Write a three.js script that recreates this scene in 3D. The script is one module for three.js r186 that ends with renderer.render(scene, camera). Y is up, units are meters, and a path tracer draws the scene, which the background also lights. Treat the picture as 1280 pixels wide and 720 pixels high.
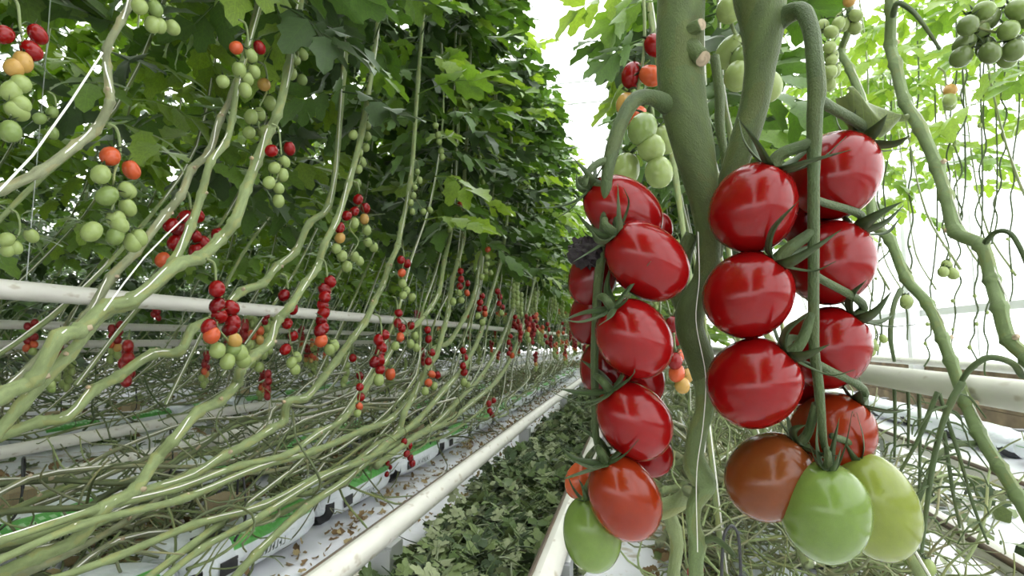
import * as THREE from 'three';
import { mergeGeometries } from 'three/addons/utils/BufferGeometryUtils.js';

// ---------- camera, sky, exposure ----------
const scene = new THREE.Scene();
const FOCAL = 700, EYE = new THREE.Vector3(0, 0.55, 0);          // focal length in pixels of the 1280 x 720 frame; eye height
const camera = new THREE.PerspectiveCamera(2 * Math.atan(360 / FOCAL) * 180 / Math.PI, 1280 / 720, 0.02, 300);
camera.rotation.order = 'YXZ';
camera.position.copy(EYE);
camera.rotation.set(0.0926, 0.2102, 0);                          // tilted up 5.3 degrees, turned 12 degrees left of the aisle
camera.focus = 0.33;
camera.userData.fStop = 34;
camera.updateMatrixWorld(true);
scene.background = new THREE.Color(1.0, 1.0, 1.02);              // even white overcast
scene.backgroundIntensity = 2.8;
const renderer = new THREE.WebGLRenderer({ antialias: true });
renderer.toneMapping = THREE.LinearToneMapping;
renderer.toneMappingExposure = 1.6;
renderer.shadowMap.enabled = true;

// ---------- small helpers ----------
const V = (x, y, z) => new THREE.Vector3(x, y, z);
let seedState = 7;
const seed = (n) => { seedState = (n * 2654435761) >>> 0 || 1; };
const rnd = () => { seedState = (seedState + 0x6d2b79f5) | 0; let t = Math.imul(seedState ^ (seedState >>> 15), 1 | seedState); t = (t + Math.imul(t ^ (t >>> 7), 61 | t)) ^ t; return ((t ^ (t >>> 14)) >>> 0) / 4294967296; };
const rr = (a, b) => a + (b - a) * rnd();
const pick = (a) => a[Math.floor(rnd() * a.length)];
const lerp = (a, b, t) => a + (b - a) * t;
const RIGHT = V(1, 0, 0).applyQuaternion(camera.quaternion), UPV = V(0, 1, 0).applyQuaternion(camera.quaternion), AHEAD = V(0, 0, -1).applyQuaternion(camera.quaternion);
// survey of the photograph: sight line through a pixel, met at a depth, at the upright plane of a crop row (x), or at a height (y)
const sight = (px, py) => AHEAD.clone().addScaledVector(RIGHT, (px - 640) / FOCAL).addScaledVector(UPV, (360 - py) / FOCAL);
const atDepth = (px, py, d) => EYE.clone().addScaledVector(sight(px, py), d);
const atRow = (px, py, x) => { const s = sight(px, py); return EYE.clone().addScaledVector(s, (x - EYE.x) / s.x); };
const depthOf = (p) => p.clone().sub(EYE).dot(AHEAD);
const used = {};
const numbered = (n) => { used[n] = (used[n] ?? -1) + 1; return used[n] ? n + '_' + String(used[n]).padStart(3, '0') : n; };
const tag = (o, label, category, group, kind) => { Object.assign(o.userData, { label, category }); if (group) o.userData.group = group; if (kind) o.userData.kind = kind; return o; };
const shade = (o) => { o.castShadow = true; o.receiveShadow = true; return o; };
function part(name, geometry, m, parent) { const o = shade(new THREE.Mesh(geometry, m)); o.name = name; parent.add(o); return o; }
function top(name, geometry, m, label, category, group) { const o = shade(new THREE.Mesh(geometry, m)); o.name = numbered(name); scene.add(o); return tag(o, label, category, group); }
function thing(name, at, label, category, group) { const o = new THREE.Group(); o.name = numbered(name); o.position.copy(at); scene.add(o); return tag(o, label, category, group); }
function struct(name, geometry, m) { const o = shade(new THREE.Mesh(geometry, m)); o.name = name; o.userData.kind = 'structure'; scene.add(o); return o; }
function copyOf(o, at, label) { const c = o.clone(); c.name = numbered(o.userData.base ?? o.name.replace(/_\d{3}$/, '')); c.position.copy(at); if (label) c.userData.label = label; scene.add(c); return c; }

// ---------- geometry makers ----------
function geo(pos, idx, uv, col) {
  const g = new THREE.BufferGeometry();
  g.setAttribute('position', new THREE.Float32BufferAttribute(pos, 3));
  if (uv) g.setAttribute('uv', new THREE.Float32BufferAttribute(uv, 2));
  if (col) g.setAttribute('color', new THREE.Float32BufferAttribute(col, 3));
  g.setIndex(idx); g.computeVertexNormals();
  return g;
}
// round bar swept along a smooth line, radius given at each point
function tube(pts, rad, nr = 7, per = 4, bump = 0) {
  const n = pts.length, ns = Math.max(1, (n - 1) * per), curve = n > 2 ? new THREE.CatmullRomCurve3(pts, false, 'centripetal') : new THREE.LineCurve3(pts[0], pts[1]);
  const P = []; for (let i = 0; i <= ns; i++) P.push(curve.getPoint(i / ns));
  const pos = [], uv = [], idx = [];
  let t0 = P[1].clone().sub(P[0]).normalize(), N = Math.abs(t0.y) < 0.9 ? V(0, 1, 0) : V(1, 0, 0);
  N.sub(t0.clone().multiplyScalar(N.dot(t0))).normalize();
  let len = 0; const R = Array.isArray(rad) ? rad : pts.map(() => rad);
  for (let i = 0; i <= ns; i++) {
    const t = P[Math.min(i + 1, ns)].clone().sub(P[Math.max(i - 1, 0)]).normalize();
    N.sub(t.clone().multiplyScalar(N.dot(t))).normalize();
    const B = t.clone().cross(N), f = i / ns * (n - 1), k = Math.min(n - 2, Math.floor(f));
    let r = lerp(R[k], R[k + 1], f - k);
    if (bump) r *= 1 + bump * Math.max(0, Math.cos(f * Math.PI * 2)) ** 6;
    if (i) len += P[i].distanceTo(P[i - 1]);
    for (let j = 0; j <= nr; j++) {
      const a = j / nr * Math.PI * 2, c = Math.cos(a) * r, s = Math.sin(a) * r;
      pos.push(P[i].x + N.x * c + B.x * s, P[i].y + N.y * c + B.y * s, P[i].z + N.z * c + B.z * s); uv.push(j / nr * r * 6.283, len);
    }
  }
  for (let i = 0; i < ns; i++) for (let j = 0; j < nr; j++) { const a = i * (nr + 1) + j, b = a + nr + 1; idx.push(a, a + 1, b, b, a + 1, b + 1); }
  for (const [i, flip] of [[0, 1], [ns, 0]]) {                        // closed ends
    const c = pos.length / 3; pos.push(P[i].x, P[i].y, P[i].z); uv.push(0, 0);
    for (let j = 0; j < nr; j++) { const a = i * (nr + 1) + j; flip ? idx.push(c, a + 1, a) : idx.push(c, a, a + 1); }
  }
  return geo(pos, idx, uv);
}
const box = (w, h, d, x = 0, y = 0, z = 0) => new THREE.BoxGeometry(w, h, d).translate(x, y, z);
// plum tomato: axis +y towards the stalk, equator radius a, half length b
function tomatoGeo(a, b, nt, np, plump = 0.06, lobes = 0, dent = 0.13) {
  const pos = [], uv = [], idx = [];
  for (let i = 0; i <= nt; i++) {
    const t = i / nt * Math.PI, s = Math.sin(t), c = Math.cos(t);
    let r = a * Math.pow(s, 0.93) * (1 - plump * c * 0.6), y = b * c;
    const d = Math.max(0, 1 - t / 0.42); y -= b * dent * d * d * (3 - 2 * d);   // hollow at the stalk
    for (let j = 0; j <= np; j++) {
      const p = j / np * Math.PI * 2, q = r * (1 + lobes * Math.cos(3 * p + 0.7) * s * s);
      pos.push(q * Math.cos(p), y, q * Math.sin(p)); uv.push(j / np * 2, i / nt);
    }
  }
  for (let i = 0; i < nt; i++) for (let j = 0; j < np; j++) { const k = i * (np + 1) + j, l = k + np + 1; if (i) idx.push(k, k + 1, l); if (i < nt - 1) idx.push(l, k + 1, l + 1); }
  const g = geo(pos, idx, uv), N = g.attributes.normal;
  for (let i = 0; i <= nt; i++) {                                    // one smooth skin across the seam
    const k = i * (np + 1), l = k + np, x = N.getX(k) + N.getX(l), y = N.getY(k) + N.getY(l), z = N.getZ(k) + N.getZ(l), m = Math.hypot(x, y, z) || 1;
    N.setXYZ(k, x / m, y / m, z / m); N.setXYZ(l, x / m, y / m, z / m);
  }
  for (let j = 0; j <= np; j++) { N.setXYZ(j, 0, 1, 0); N.setXYZ(nt * (np + 1) + j, 0, -1, 0); }
  return g;
}
// one blade (sepal): follows points, width w at its widest, lens-shaped section with thickness
function blade(pts, w, thick, side, per = 3) {
  const n = pts.length, ns = (n - 1) * per, curve = new THREE.CatmullRomCurve3(pts), pos = [], uv = [], idx = [];
  for (let i = 0; i <= ns; i++) {
    const f = i / ns, p = curve.getPoint(f), t = curve.getTangent(f), s = side.clone().sub(t.clone().multiplyScalar(side.dot(t))).normalize(), up = t.clone().cross(s);
    const k = w * (f < 0.25 ? 0.62 + 1.5 * f : 1 - Math.pow((f - 0.25) / 0.75, 1.4)) + 1e-5, h = thick * (1 - f * 0.7);
    for (const [a, b] of [[-1, 0.35], [0, -0.5], [1, 0.35], [0, 0.5]]) { const q = p.clone().addScaledVector(s, a * k * 0.5).addScaledVector(up, b * (Math.abs(a) ? k * 0.3 : h)); pos.push(q.x, q.y, q.z); uv.push(f, a); }
  }
  for (let i = 0; i < ns; i++) for (let j = 0; j < 4; j++) { const a = i * 4 + j, b = i * 4 + (j + 1) % 4; idx.push(a, b, a + 4, a + 4, b, b + 4); }
  return geo(pos, idx, uv);
}
// calyx on +y pole: n sepals that leave the stalk, lie out over the shoulder and lift or curl at the tip
function calyxGeo(r, n, reach, lift, w, per, jitter = 0.3) {
  const out = [];
  for (let i = 0; i < n; i++) {
    const a = (i + rr(-jitter, jitter) * 0.6) / n * Math.PI * 2, c = Math.cos(a), s = Math.sin(a), L = reach * rr(0.8, 1.15), u = lift * rr(0.4, 1.5), tw = rr(-0.5, 0.5);
    const q = (d, h, k) => V((c - s * k) * d, h, (s + c * k) * d);
    out.push(blade([q(0, 0.06 * r, 0), q(L * 0.28, 0.16 * r, 0), q(L * 0.62, 0.12 * r + u * 0.35, tw * 0.3), q(L * rr(0.75, 1), u, tw)], w, w * 0.16, V(-s, 0, c), per));
  }
  out.push(new THREE.SphereGeometry(r * 0.17, 7, 5).scale(1, 0.8, 1).translate(0, 0.08 * r, 0));
  return mergeGeometries(out.map((g) => { const k = g.index ? g.toNonIndexed() : g; k.deleteAttribute('uv'); return k; }));
}
// flat leaflet with a toothed outline, folded on its midrib and drooping; base at origin, along +x
function leafletGeo(L, W, droop, fold, st = 6, teeth = 0.18) {
  const pos = [], uv = [], idx = [];
  for (let i = 0; i <= st; i++) {
    const t = i / st, w = W * 0.5 * Math.pow(Math.sin(Math.PI * Math.pow(t, 0.72)), 0.8) * (1 + (i % 2 ? teeth : -teeth)) * (i === st ? 0 : 1), ang = droop * t;
    const x = L * (droop ? Math.sin(ang) / droop : t), y = -L * (droop ? (1 - Math.cos(ang)) / droop : 0);
    const lx = (i % 2 ? 0.1 : 0) * W;
    pos.push(x + lx, y + w * fold, -w, x, y, 0, x + lx, y + w * fold, w);
    uv.push(t, 0, t, 0.5, t, 1);
  }
  for (let i = 0; i < st; i++) { const a = i * 3; idx.push(a, a + 1, a + 3, a + 3, a + 1, a + 4, a + 1, a + 2, a + 4, a + 4, a + 2, a + 5); }
  return geo(pos, idx, uv);
}
// compound tomato leaf, stalk along +x and arching down
function leafGeo(len, k) {
  const out = [], P = (t) => V(len * Math.sin(t * 1.1) / 1.1 * 1.05, 0.12 * len * t - len * 0.42 * t * t * k, 0);
  const g0 = tube([P(0), P(0.33), P(0.66), P(0.95)], [0.0032, 0.0026, 0.002, 0.0012], 4, 1); out.push(g0);
  const add = (t, side, L, yaw) => {
    const p = P(t), m = new THREE.Matrix4().compose(p, new THREE.Quaternion().setFromEuler(new THREE.Euler(rr(-0.5, 0.5), side * yaw, rr(-0.75, 0.1), 'YXZ')), V(1, 1, 1));
    out.push(leafletGeo(L, L * rr(0.5, 0.66), rr(0.3, 1.0), rr(-0.1, 0.35)).applyMatrix4(m));
  };
  for (const t of [0.34, 0.6, 0.82]) for (const s of [-1, 1]) add(t + rr(-0.03, 0.03), s, len * (t < 0.5 ? rr(0.3, 0.38) : rr(0.36, 0.46)), rr(0.75, 1.2));
  add(0.95, 1, len * rr(0.42, 0.55), rr(-0.2, 0.2));
  return mergeGeometries(out);
}

// ---------- textures ----------
function canvasTex(w, h, draw, srgb = true) {
  const c = document.createElement('canvas'); c.width = w; c.height = h; draw(c.getContext('2d'), w, h);
  const t = new THREE.CanvasTexture(c); t.wrapS = t.wrapT = THREE.RepeatWrapping; if (srgb) t.colorSpace = THREE.SRGBColorSpace; return t;
}
function noiseTex(n, fn, srgb = true) {                            // fn(x, y, noise) -> [r, g, b] 0..255
  const rand = []; for (let i = 0; i < 64 * 64; i++) rand.push(rnd());
  const vn = (x, y, f) => { x *= f; y *= f; const x0 = Math.floor(x), y0 = Math.floor(y), u = x - x0, v = y - y0, s = u * u * (3 - 2 * u), t = v * v * (3 - 2 * v), at = (a, b) => rand[((b % f + f) % f % 64) * 64 + (a % f + f) % f % 64]; return lerp(lerp(at(x0, y0), at(x0 + 1, y0), s), lerp(at(x0, y0 + 1), at(x0 + 1, y0 + 1), s), t); };
  const fb = (x, y, f) => (vn(x, y, f) * 4 + vn(x + 0.37, y + 0.11, f * 2) * 2 + vn(x + 0.71, y + 0.53, f * 4)) / 7;
  const d = new Uint8Array(n * n * 4);
  for (let j = 0; j < n; j++) for (let i = 0; i < n; i++) { const c = fn(i / n, j / n, fb); const k = (j * n + i) * 4; d[k] = c[0]; d[k + 1] = c[1]; d[k + 2] = c[2]; d[k + 3] = 255; }
  const t = new THREE.DataTexture(d, n, n); t.wrapS = t.wrapT = THREE.RepeatWrapping; t.magFilter = THREE.LinearFilter; t.minFilter = THREE.LinearFilter; if (srgb) t.colorSpace = THREE.SRGBColorSpace; t.needsUpdate = true; return t;
}
seed(11);
const clamp8 = (x) => Math.max(0, Math.min(255, x));
const speckTex = noiseTex(256, (x, y, n) => { const k = 236 + (n(x, y, 16) - 0.5) * 16 + (n(x, y, 3) - 0.5) * 24 + rr(-5, 5); return [clamp8(k), clamp8(k), clamp8(k)]; });
const stemTex = noiseTex(256, (x, y, n) => { const k = 225 + (n(x, y * 0.5, 16) - 0.5) * 55 + rr(-9, 9), b = n(x + 0.3, y, 6) > 0.62 ? 12 : 0; return [clamp8(k + b), clamp8(k), clamp8(k - b)]; });
const stemBump = noiseTex(256, (x, y, n) => { const k = 128 + (n(x, y, 48) - 0.5) * 150 + rr(-25, 25); return [clamp8(k), clamp8(k), clamp8(k)]; }, false);
const leafTex = canvasTex(256, 256, (c, w, h) => {                    // midrib and side veins, mottled blade
  c.fillStyle = '#d4d4d4'; c.fillRect(0, 0, w, h);
  for (let i = 0; i < 900; i++) { const k = Math.floor(rr(165, 255)); c.fillStyle = `rgba(${k},${k},${Math.floor(k * 0.85)},0.22)`; c.beginPath(); c.ellipse(rr(0, w), rr(0, h), rr(3, 16), rr(2, 9), rr(0, 3), 0, 7); c.fill(); }
  c.strokeStyle = 'rgba(250,255,215,0.75)'; c.lineWidth = 4; c.beginPath(); c.moveTo(0, h / 2); c.lineTo(w, h / 2); c.stroke();
  c.lineWidth = 2; for (let i = 0; i < 7; i++) for (const s of [-1, 1]) { c.beginPath(); c.moveTo(14 + i * 34, h / 2); c.quadraticCurveTo(30 + i * 34, h / 2 + s * 60, 62 + i * 34, h / 2 + s * 122); c.stroke(); }
});
const filmTex = noiseTex(512, (x, y, n) => { let k = 236 + (n(x, y, 8) - 0.5) * 26, r = k, g = k, b = k + 5; const st = n(x + 0.2, y + 0.6, 5), fine = n(x, y, 40); if (st > 0.6 && fine > 0.5) { const q = Math.min(1, (fine - 0.5) * 5) * 0.6; r = lerp(r, 158, q); g = lerp(g, 140, q); b = lerp(b, 112, q); } return [clamp8(r), clamp8(g), clamp8(b)]; });
const filmBump = noiseTex(512, (x, y, n) => { const k = 60 + 150 * Math.abs(n(x, y, 6) - 0.5) * 2 + (n(x, y, 32) - 0.5) * 60; return [clamp8(k), clamp8(k), clamp8(k)]; }, false);
const paintTex = noiseTex(256, (x, y, n) => { let k = 238 + (n(x, y, 10) - 0.5) * 22; const s = n(x + 0.4, y + 0.1, 20); const q = s > 0.7 ? Math.min(1, (s - 0.7) * 8) * 0.4 : 0; return [clamp8(lerp(k, 150, q)), clamp8(lerp(k - 2, 132, q)), clamp8(lerp(k - 8, 108, q))]; });
const woodTex = noiseTex(256, (x, y, n) => { const k = 0.75 + 0.5 * (n(x, y, 12) - 0.5); return [clamp8(150 * k), clamp8(128 * k), clamp8(98 * k)]; });
const rep = (t, x, y) => { const c = t.clone(); c.repeat.set(x, y); c.needsUpdate = true; return c; };

// ---------- materials ----------
const lin = (r, g, b) => new THREE.Color().setRGB(r, g, b);
const phys = (o) => new THREE.MeshPhysicalMaterial(o);
const fruit = (r, g, b, rough = 0.17) => phys({ color: lin(r, g, b), map: speckTex, roughness: rough, specularIntensity: 0.62 });
const FRUIT = {
  R: fruit(0.225, 0.003, 0.0032), r: fruit(0.15, 0.002, 0.003), O: fruit(0.50, 0.085, 0.026), o: fruit(0.235, 0.022, 0.004), Y: fruit(0.46, 0.27, 0.07), G: fruit(0.27, 0.34, 0.11), g: fruit(0.18, 0.25, 0.07),
  B: fruit(0.17, 0.044, 0.010), E: fruit(0.155, 0.235, 0.05), d: fruit(0.12, 0.165, 0.05), F: fruit(0.215, 0.26, 0.045),  // d is a darker green: backlit shade put into the colour
};
const FRUIT_WORD = { R: 'red', r: 'dark red', O: 'orange', o: 'orange', Y: 'yellow', G: 'green', g: 'green', B: 'brownish', E: 'green', d: 'green', F: 'green' };
const stemMat = (r, g, b) => phys({ color: lin(r, g, b), map: rep(stemTex, 12, 8), bumpMap: rep(stemBump, 40, 20), bumpScale: 0.0008, roughness: 0.62, sheen: 0.4, sheenRoughness: 0.4, sheenColor: lin(0.75, 0.85, 0.6) });
const M = {
  heroStem: stemMat(0.085, 0.125, 0.03), greenVine: stemMat(0.165, 0.235, 0.08), trussStem: stemMat(0.062, 0.1, 0.025), vine: stemMat(0.25, 0.31, 0.125), vineOld: stemMat(0.26, 0.28, 0.15), vineDark: stemMat(0.12, 0.15, 0.06),
  railStrip: phys({ color: lin(0.15, 0.115, 0.085), map: rep(stemTex, 20, 3), roughness: 0.9 }),
  sepal: phys({ color: lin(0.034, 0.06, 0.015), roughness: 0.6, sheen: 0.25, sheenRoughness: 0.5, sheenColor: lin(0.65, 0.72, 0.42) }),
  scar: phys({ color: lin(0.5, 0.40, 0.27), map: rep(stemTex, 10, 10), roughness: 0.9 }),
  twine: phys({ color: lin(0.82, 0.80, 0.74), roughness: 0.8 }),
  pipe: phys({ color: lin(0.78, 0.77, 0.74), map: rep(paintTex, 3, 1.5), roughness: 0.45 }),
  steel: phys({ color: lin(0.55, 0.56, 0.57), roughness: 0.42, metalness: 0.85 }),
  paleSteel: phys({ color: lin(0.74, 0.75, 0.76), roughness: 0.5, metalness: 0.1 }),
  film: phys({ color: lin(0.93, 0.93, 0.94), map: filmTex, bumpMap: filmBump, bumpScale: 0.012, roughness: 0.42 }),
  bag: phys({ color: lin(0.85, 0.86, 0.87), roughness: 0.4 }),
  black: phys({ color: lin(0.018, 0.018, 0.02), roughness: 0.45 }),
  wool: phys({ color: lin(0.60, 0.49, 0.30), map: rep(stemTex, 4, 4), bumpMap: rep(stemBump, 6, 6), bumpScale: 0.003, roughness: 0.95 }),
  dry: phys({ color: lin(0.30, 0.19, 0.10), map: leafTex, roughness: 0.95 }), dryPale: phys({ color: lin(0.52, 0.40, 0.24), map: leafTex, roughness: 0.95 }),
  shrivel: phys({ color: lin(0.018, 0.012, 0.014), roughness: 0.8 }),
  concrete: phys({ color: lin(0.62, 0.58, 0.54), map: rep(speckTex, 3, 3), roughness: 0.9 }), board: phys({ map: woodTex, roughness: 0.85 }),
  glass: phys({ color: lin(0.97, 0.985, 0.98), roughness: 0.02, transmission: 1, thickness: 0 }),
};
const leafMat = (r, g, b, tr = 0.5, coat = 0.4) => phys({ color: lin(r, g, b), map: leafTex, roughness: 0.92, transmission: tr, thickness: 0, clearcoat: coat, clearcoatRoughness: 0.38, side: THREE.DoubleSide });
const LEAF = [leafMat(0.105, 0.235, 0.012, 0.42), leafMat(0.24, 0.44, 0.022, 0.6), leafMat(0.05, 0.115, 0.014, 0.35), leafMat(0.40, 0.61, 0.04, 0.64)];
const LITTER = [leafMat(0.10, 0.165, 0.04, 0.15, 0.3), leafMat(0.19, 0.26, 0.09, 0.15, 0.3), leafMat(0.045, 0.085, 0.024, 0.15, 0.3), leafMat(0.34, 0.39, 0.23, 0.15, 0.2)];

// ---------- the glasshouse: floor, right wall, roof ----------
const Z0 = 6, Z1 = -28;                                             // how far the house is built, behind and ahead
function boxUV(w, h, d, s = 1) { const g = new THREE.BoxGeometry(w, h, d), u = g.attributes.uv, n = g.attributes.normal; for (let i = 0; i < u.count; i++) { const a = Math.abs(n.getX(i)) > 0.5 ? [d, h] : Math.abs(n.getY(i)) > 0.5 ? [w, d] : [w, h]; u.setXY(i, u.getX(i) * a[0] * s, u.getY(i) * a[1] * s); } return g; }
struct('floor', boxUV(22, 0.1, Z0 - Z1, 0.8).translate(-7.85, -0.05, (Z0 + Z1) / 2), M.film);
const WX = 3.0, wall = struct('wall_right', box(0.12, 0.06, Z0 - Z1, WX + 0.02, 0.33, (Z0 + Z1) / 2), M.paleSteel);
for (let k = 0; k < 3; k++) for (let z = Z0 - 2; z > Z1; z -= 4) part('plank', boxUV(0.03, 0.092, 3.98, 1).translate(WX + (k % 2) * 0.006, 0.05 + k * 0.096, z), M.board, wall);
for (let z = Z0 - 0.7; z > Z1; z -= 4) part('post', box(0.1, 3.6, 0.1, WX - 0.08, 1.8, z), M.paleSteel, wall);
part('rail', box(0.05, 0.07, Z0 - Z1, WX, 0.83, (Z0 + Z1) / 2), M.paleSteel, wall);
part('rail', box(0.05, 0.06, Z0 - Z1, WX, 2.2, (Z0 + Z1) / 2), M.paleSteel, wall);
for (let z = Z0 - 0.7; z > Z1; z -= 1) {
  part('glazing_bar', box(0.035, 3.2, 0.025, WX, 2.0, z), M.paleSteel, wall);
  for (const [a, b] of [[0.36, 0.795], [0.865, 2.17], [2.23, 3.6]]) part('pane', box(0.004, b - a, 0.96, WX, (a + b) / 2, z - 0.5), M.glass, wall);
}
const BAY = 4.8, EAVE = 3.75, RISE = 1.1;
const roof = struct('ceiling', mergeGeometries([0, 1, 2].map((k) => box(0.16, 0.1, Z0 - Z1, WX - k * BAY, EAVE, (Z0 + Z1) / 2))), M.paleSteel);
for (let k = 0; k < 2; k++) {
  const xr = WX - (k + 0.5) * BAY, sl = Math.hypot(BAY / 2, RISE), an = Math.atan2(RISE, BAY / 2);
  part('ridge', box(0.07, 0.07, Z0 - Z1, xr, EAVE + RISE, (Z0 + Z1) / 2), M.paleSteel, roof);
  for (const s of [-1, 1]) for (let z = Z0; z > Z1; z -= 1.6) {
    const at = new THREE.Matrix4().makeTranslation(xr + s * BAY / 4, EAVE + RISE / 2, 0).multiply(new THREE.Matrix4().makeRotationZ(-s * an));
    part('glazing_bar', box(sl, 0.03, 0.022, 0, 0, z).applyMatrix4(at), M.paleSteel, roof);
    part('pane', box(sl - 0.04, 0.004, 1.57, 0, 0.005, z - 0.8).applyMatrix4(at), M.glass, roof);
  }
}
for (let k = 0; k < 9; k++) {                                       // lattice girders across the house
  const z = -4.2 - k * 2.4, bars = [], y0 = EAVE - 0.32, y1 = EAVE - 0.05;
  bars.push(box(9.6, 0.03, 0.03, WX - 4.8, y0, z), box(9.6, 0.03, 0.03, WX - 4.8, y1, z));
  for (let x = WX; x > WX - 9.5; x -= 0.4) bars.push(tube([V(x, y0, z), V(x - 0.2, y1, z)], 0.008, 4, 1), tube([V(x - 0.2, y1, z), V(x - 0.4, y0, z)], 0.008, 4, 1));
  const o = top('lattice_girder', mergeGeometries(bars), M.paleSteel, 'pale lattice girder spanning the glasshouse below the roof glass', 'girder', 'lattice girders under the roof');
  o.userData.kind = 'structure';
}

// ---------- pipe rails and heating pipes ----------
function pipeGeo(x, y, r, z0, z1, nr = 18) { const p = []; for (let i = 0; i <= 24; i++) { const t = i / 24, z = lerp(z0, z1, t); p.push(V(x + 0.004 * Math.sin(z * 0.9 + x), y + 0.004 * Math.sin(z * 1.3 + 2 * x), z)); } return tube(p, r, nr, 2); }
function rail(x, label) {
  const g = thing('pipe_rail', V(x, 0, 0), label, 'rail', 'heating pipe rails on steel stands');
  part('pipe', pipeGeo(0, 0.125, 0.0265, 2, -27), M.pipe, g);
  part('brown_strip', pipeGeo(-0.0165, 0.1405, 0.0082, 2, -27, 8), M.railStrip, g).userData.label = 'brown strip along the pipe';  // narrow brown strip along the upper left of the pipe
  for (let z = -1.2; z > -14; z -= 1.65) part('stand', mergeGeometries([box(0.05, 0.1, 0.07, 0.004, 0.05, z), box(0.1, 0.004, 0.09, 0, 0.003, z), box(0.06, 0.012, 0.06, 0, 0.099, z)]), M.steel, g);
  return g;
}
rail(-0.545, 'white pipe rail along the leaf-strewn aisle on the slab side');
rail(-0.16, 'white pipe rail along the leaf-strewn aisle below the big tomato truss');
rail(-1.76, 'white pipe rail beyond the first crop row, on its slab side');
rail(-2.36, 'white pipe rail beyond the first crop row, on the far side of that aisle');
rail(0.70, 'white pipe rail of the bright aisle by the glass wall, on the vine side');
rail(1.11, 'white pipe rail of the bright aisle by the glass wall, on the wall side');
function growPipe(x, y, r, label) {
  const g = thing('heating_pipe', V(x, y, 0), label, 'pipe', 'raised heating pipes in the crop rows');
  part('pipe', pipeGeo(0, 0, r, 2, -27), M.pipe, g);
  for (let z = x > 0 ? -5 : 1.2; z > -11; z -= 2.1) part('hanger', tube([V(0, r, z), V(0.004, 0.5, z), V(0, 3.05 - y + 0.38, z)], 0.0012, 4, 1), M.steel, g);
}
growPipe(-1.2, 0.652, 0.02, 'raised white heating pipe inside the row of leaning vines');
growPipe(-2.7, 0.62, 0.02, 'upper raised white heating pipe in the second row');
growPipe(-2.75, 0.53, 0.02, 'lower raised white heating pipe in the second row');
growPipe(-4.2, 0.47, 0.02, 'raised white heating pipe in the third row');
growPipe(0.5, 0.48, 0.0215, 'raised cream heating pipe behind the big red tomato trusses');
growPipe(1.75, 0.41, 0.022, 'raised white heating pipe beside the glass wall');

for (let k = 0; k < 3; k++) {                                       // board edging before the wall
  const g = thing('board_edging', V(2.3, 0, -3.6 - 2.4 * k), 'low brown board edging on the floor before the glass wall', 'board', 'board edging by the wall');
  for (const y of [0.045, 0.135]) part('plank', boxUV(0.025, 0.087, 2.38, 1).translate(y > 0.1 ? 0.004 : 0, y, 0), M.board, g);
}

// ---------- growing slabs ----------
const printTex = canvasTex(512, 256, (c, w, h) => {                 // one turn of the film round the slab: v round the section, u along it
  c.fillStyle = '#e9edf0'; c.fillRect(0, 0, w, h);
  for (let i = 0; i < 160; i++) { c.fillStyle = `rgba(${i % 2 ? '255,255,255' : '196,205,210'},0.25)`; c.fillRect(rr(0, w), rr(0, h), rr(8, 70), rr(1, 5)); }
  c.fillStyle = '#5fae4f'; c.fillRect(60, 138, 330, 34);
  c.fillStyle = '#a6d29a'; for (let i = 0; i < 12; i++) c.fillRect(70 + i * 26, 150 + (i % 3) * 3, 15, 8);
  c.fillStyle = '#2c3a30'; for (let i = 0; i < 9; i++) { c.fillRect(190 + i * 15, 112, 3 + (i * 7) % 6, 12); c.fillRect(190 + i * 15, 112 + (i * 5) % 10, 10, 3); }
});
printTex.wrapS = THREE.ClampToEdgeWrapping;
const bagMat = phys({ color: lin(0.88, 0.89, 0.9), map: printTex, bumpMap: rep(filmBump, 1.5, 1), bumpScale: 0.01, roughness: 0.36 });
function slabGeo(L, W, H, sd) {                                      // film bag full of wool: rounded, bulging in the middle, pinched at the ends
  seed(sd); const pos = [], uv = [], idx = [], ns = 16, nr = 20;
  for (let i = 0; i <= ns; i++) {
    const t = i / ns, e = 1 - 0.42 * Math.pow(Math.abs(2 * t - 1), 7), z = (t - 0.5) * L;
    for (let j = 0; j <= nr; j++) {
      const a = j / nr * Math.PI * 2, c = Math.cos(a), s = Math.sin(a), q = (v) => Math.sign(v) * Math.pow(Math.abs(v), 0.72), k = e * (1 + 0.03 * Math.sin(5 * a + 9 * t + sd) + rr(-0.012, 0.012));
      pos.push(q(c) * W / 2 * k, H / 2 + q(s) * H / 2 * Math.min(k, 1.02), z); uv.push(t, (1 - j / nr + 0.5) % 1.0001);
    }
  }
  for (let i = 0; i < ns; i++) for (let j = 0; j < nr; j++) { const a = i * (nr + 1) + j, b = a + nr + 1; idx.push(a, b, a + 1, b, b + 1, a + 1); }
  for (const [i, f] of [[0, 0], [ns, 1]]) { const c = pos.length / 3; pos.push(0, H / 2, (i / ns - 0.5) * L); uv.push(i / ns, 0.9); for (let j = 0; j < nr; j++) { const a = i * (nr + 1) + j; f ? idx.push(c, a + 1, a) : idx.push(c, a, a + 1); } }
  return geo(pos, idx, uv);
}
const slabGeos = [1, 2, 3].map((s) => slabGeo(0.46, 0.185, 0.115, s)), bandGeo = mergeGeometries([tube([V(0, 0.047, 0.198), V(0, 0.047, 0.218)], [0.062, 0.05], 14, 2).scale(1.3, 0.95, 1), box(0.05, 0.004, 0.06, 0.05, 0.114, 0.15), box(0.003, 0.03, 0.05, 0.093, 0.05, 0.14)]);
const woolGeo = box(0.066, 0.056, 0.066, 0, 0.028, 0);
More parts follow.
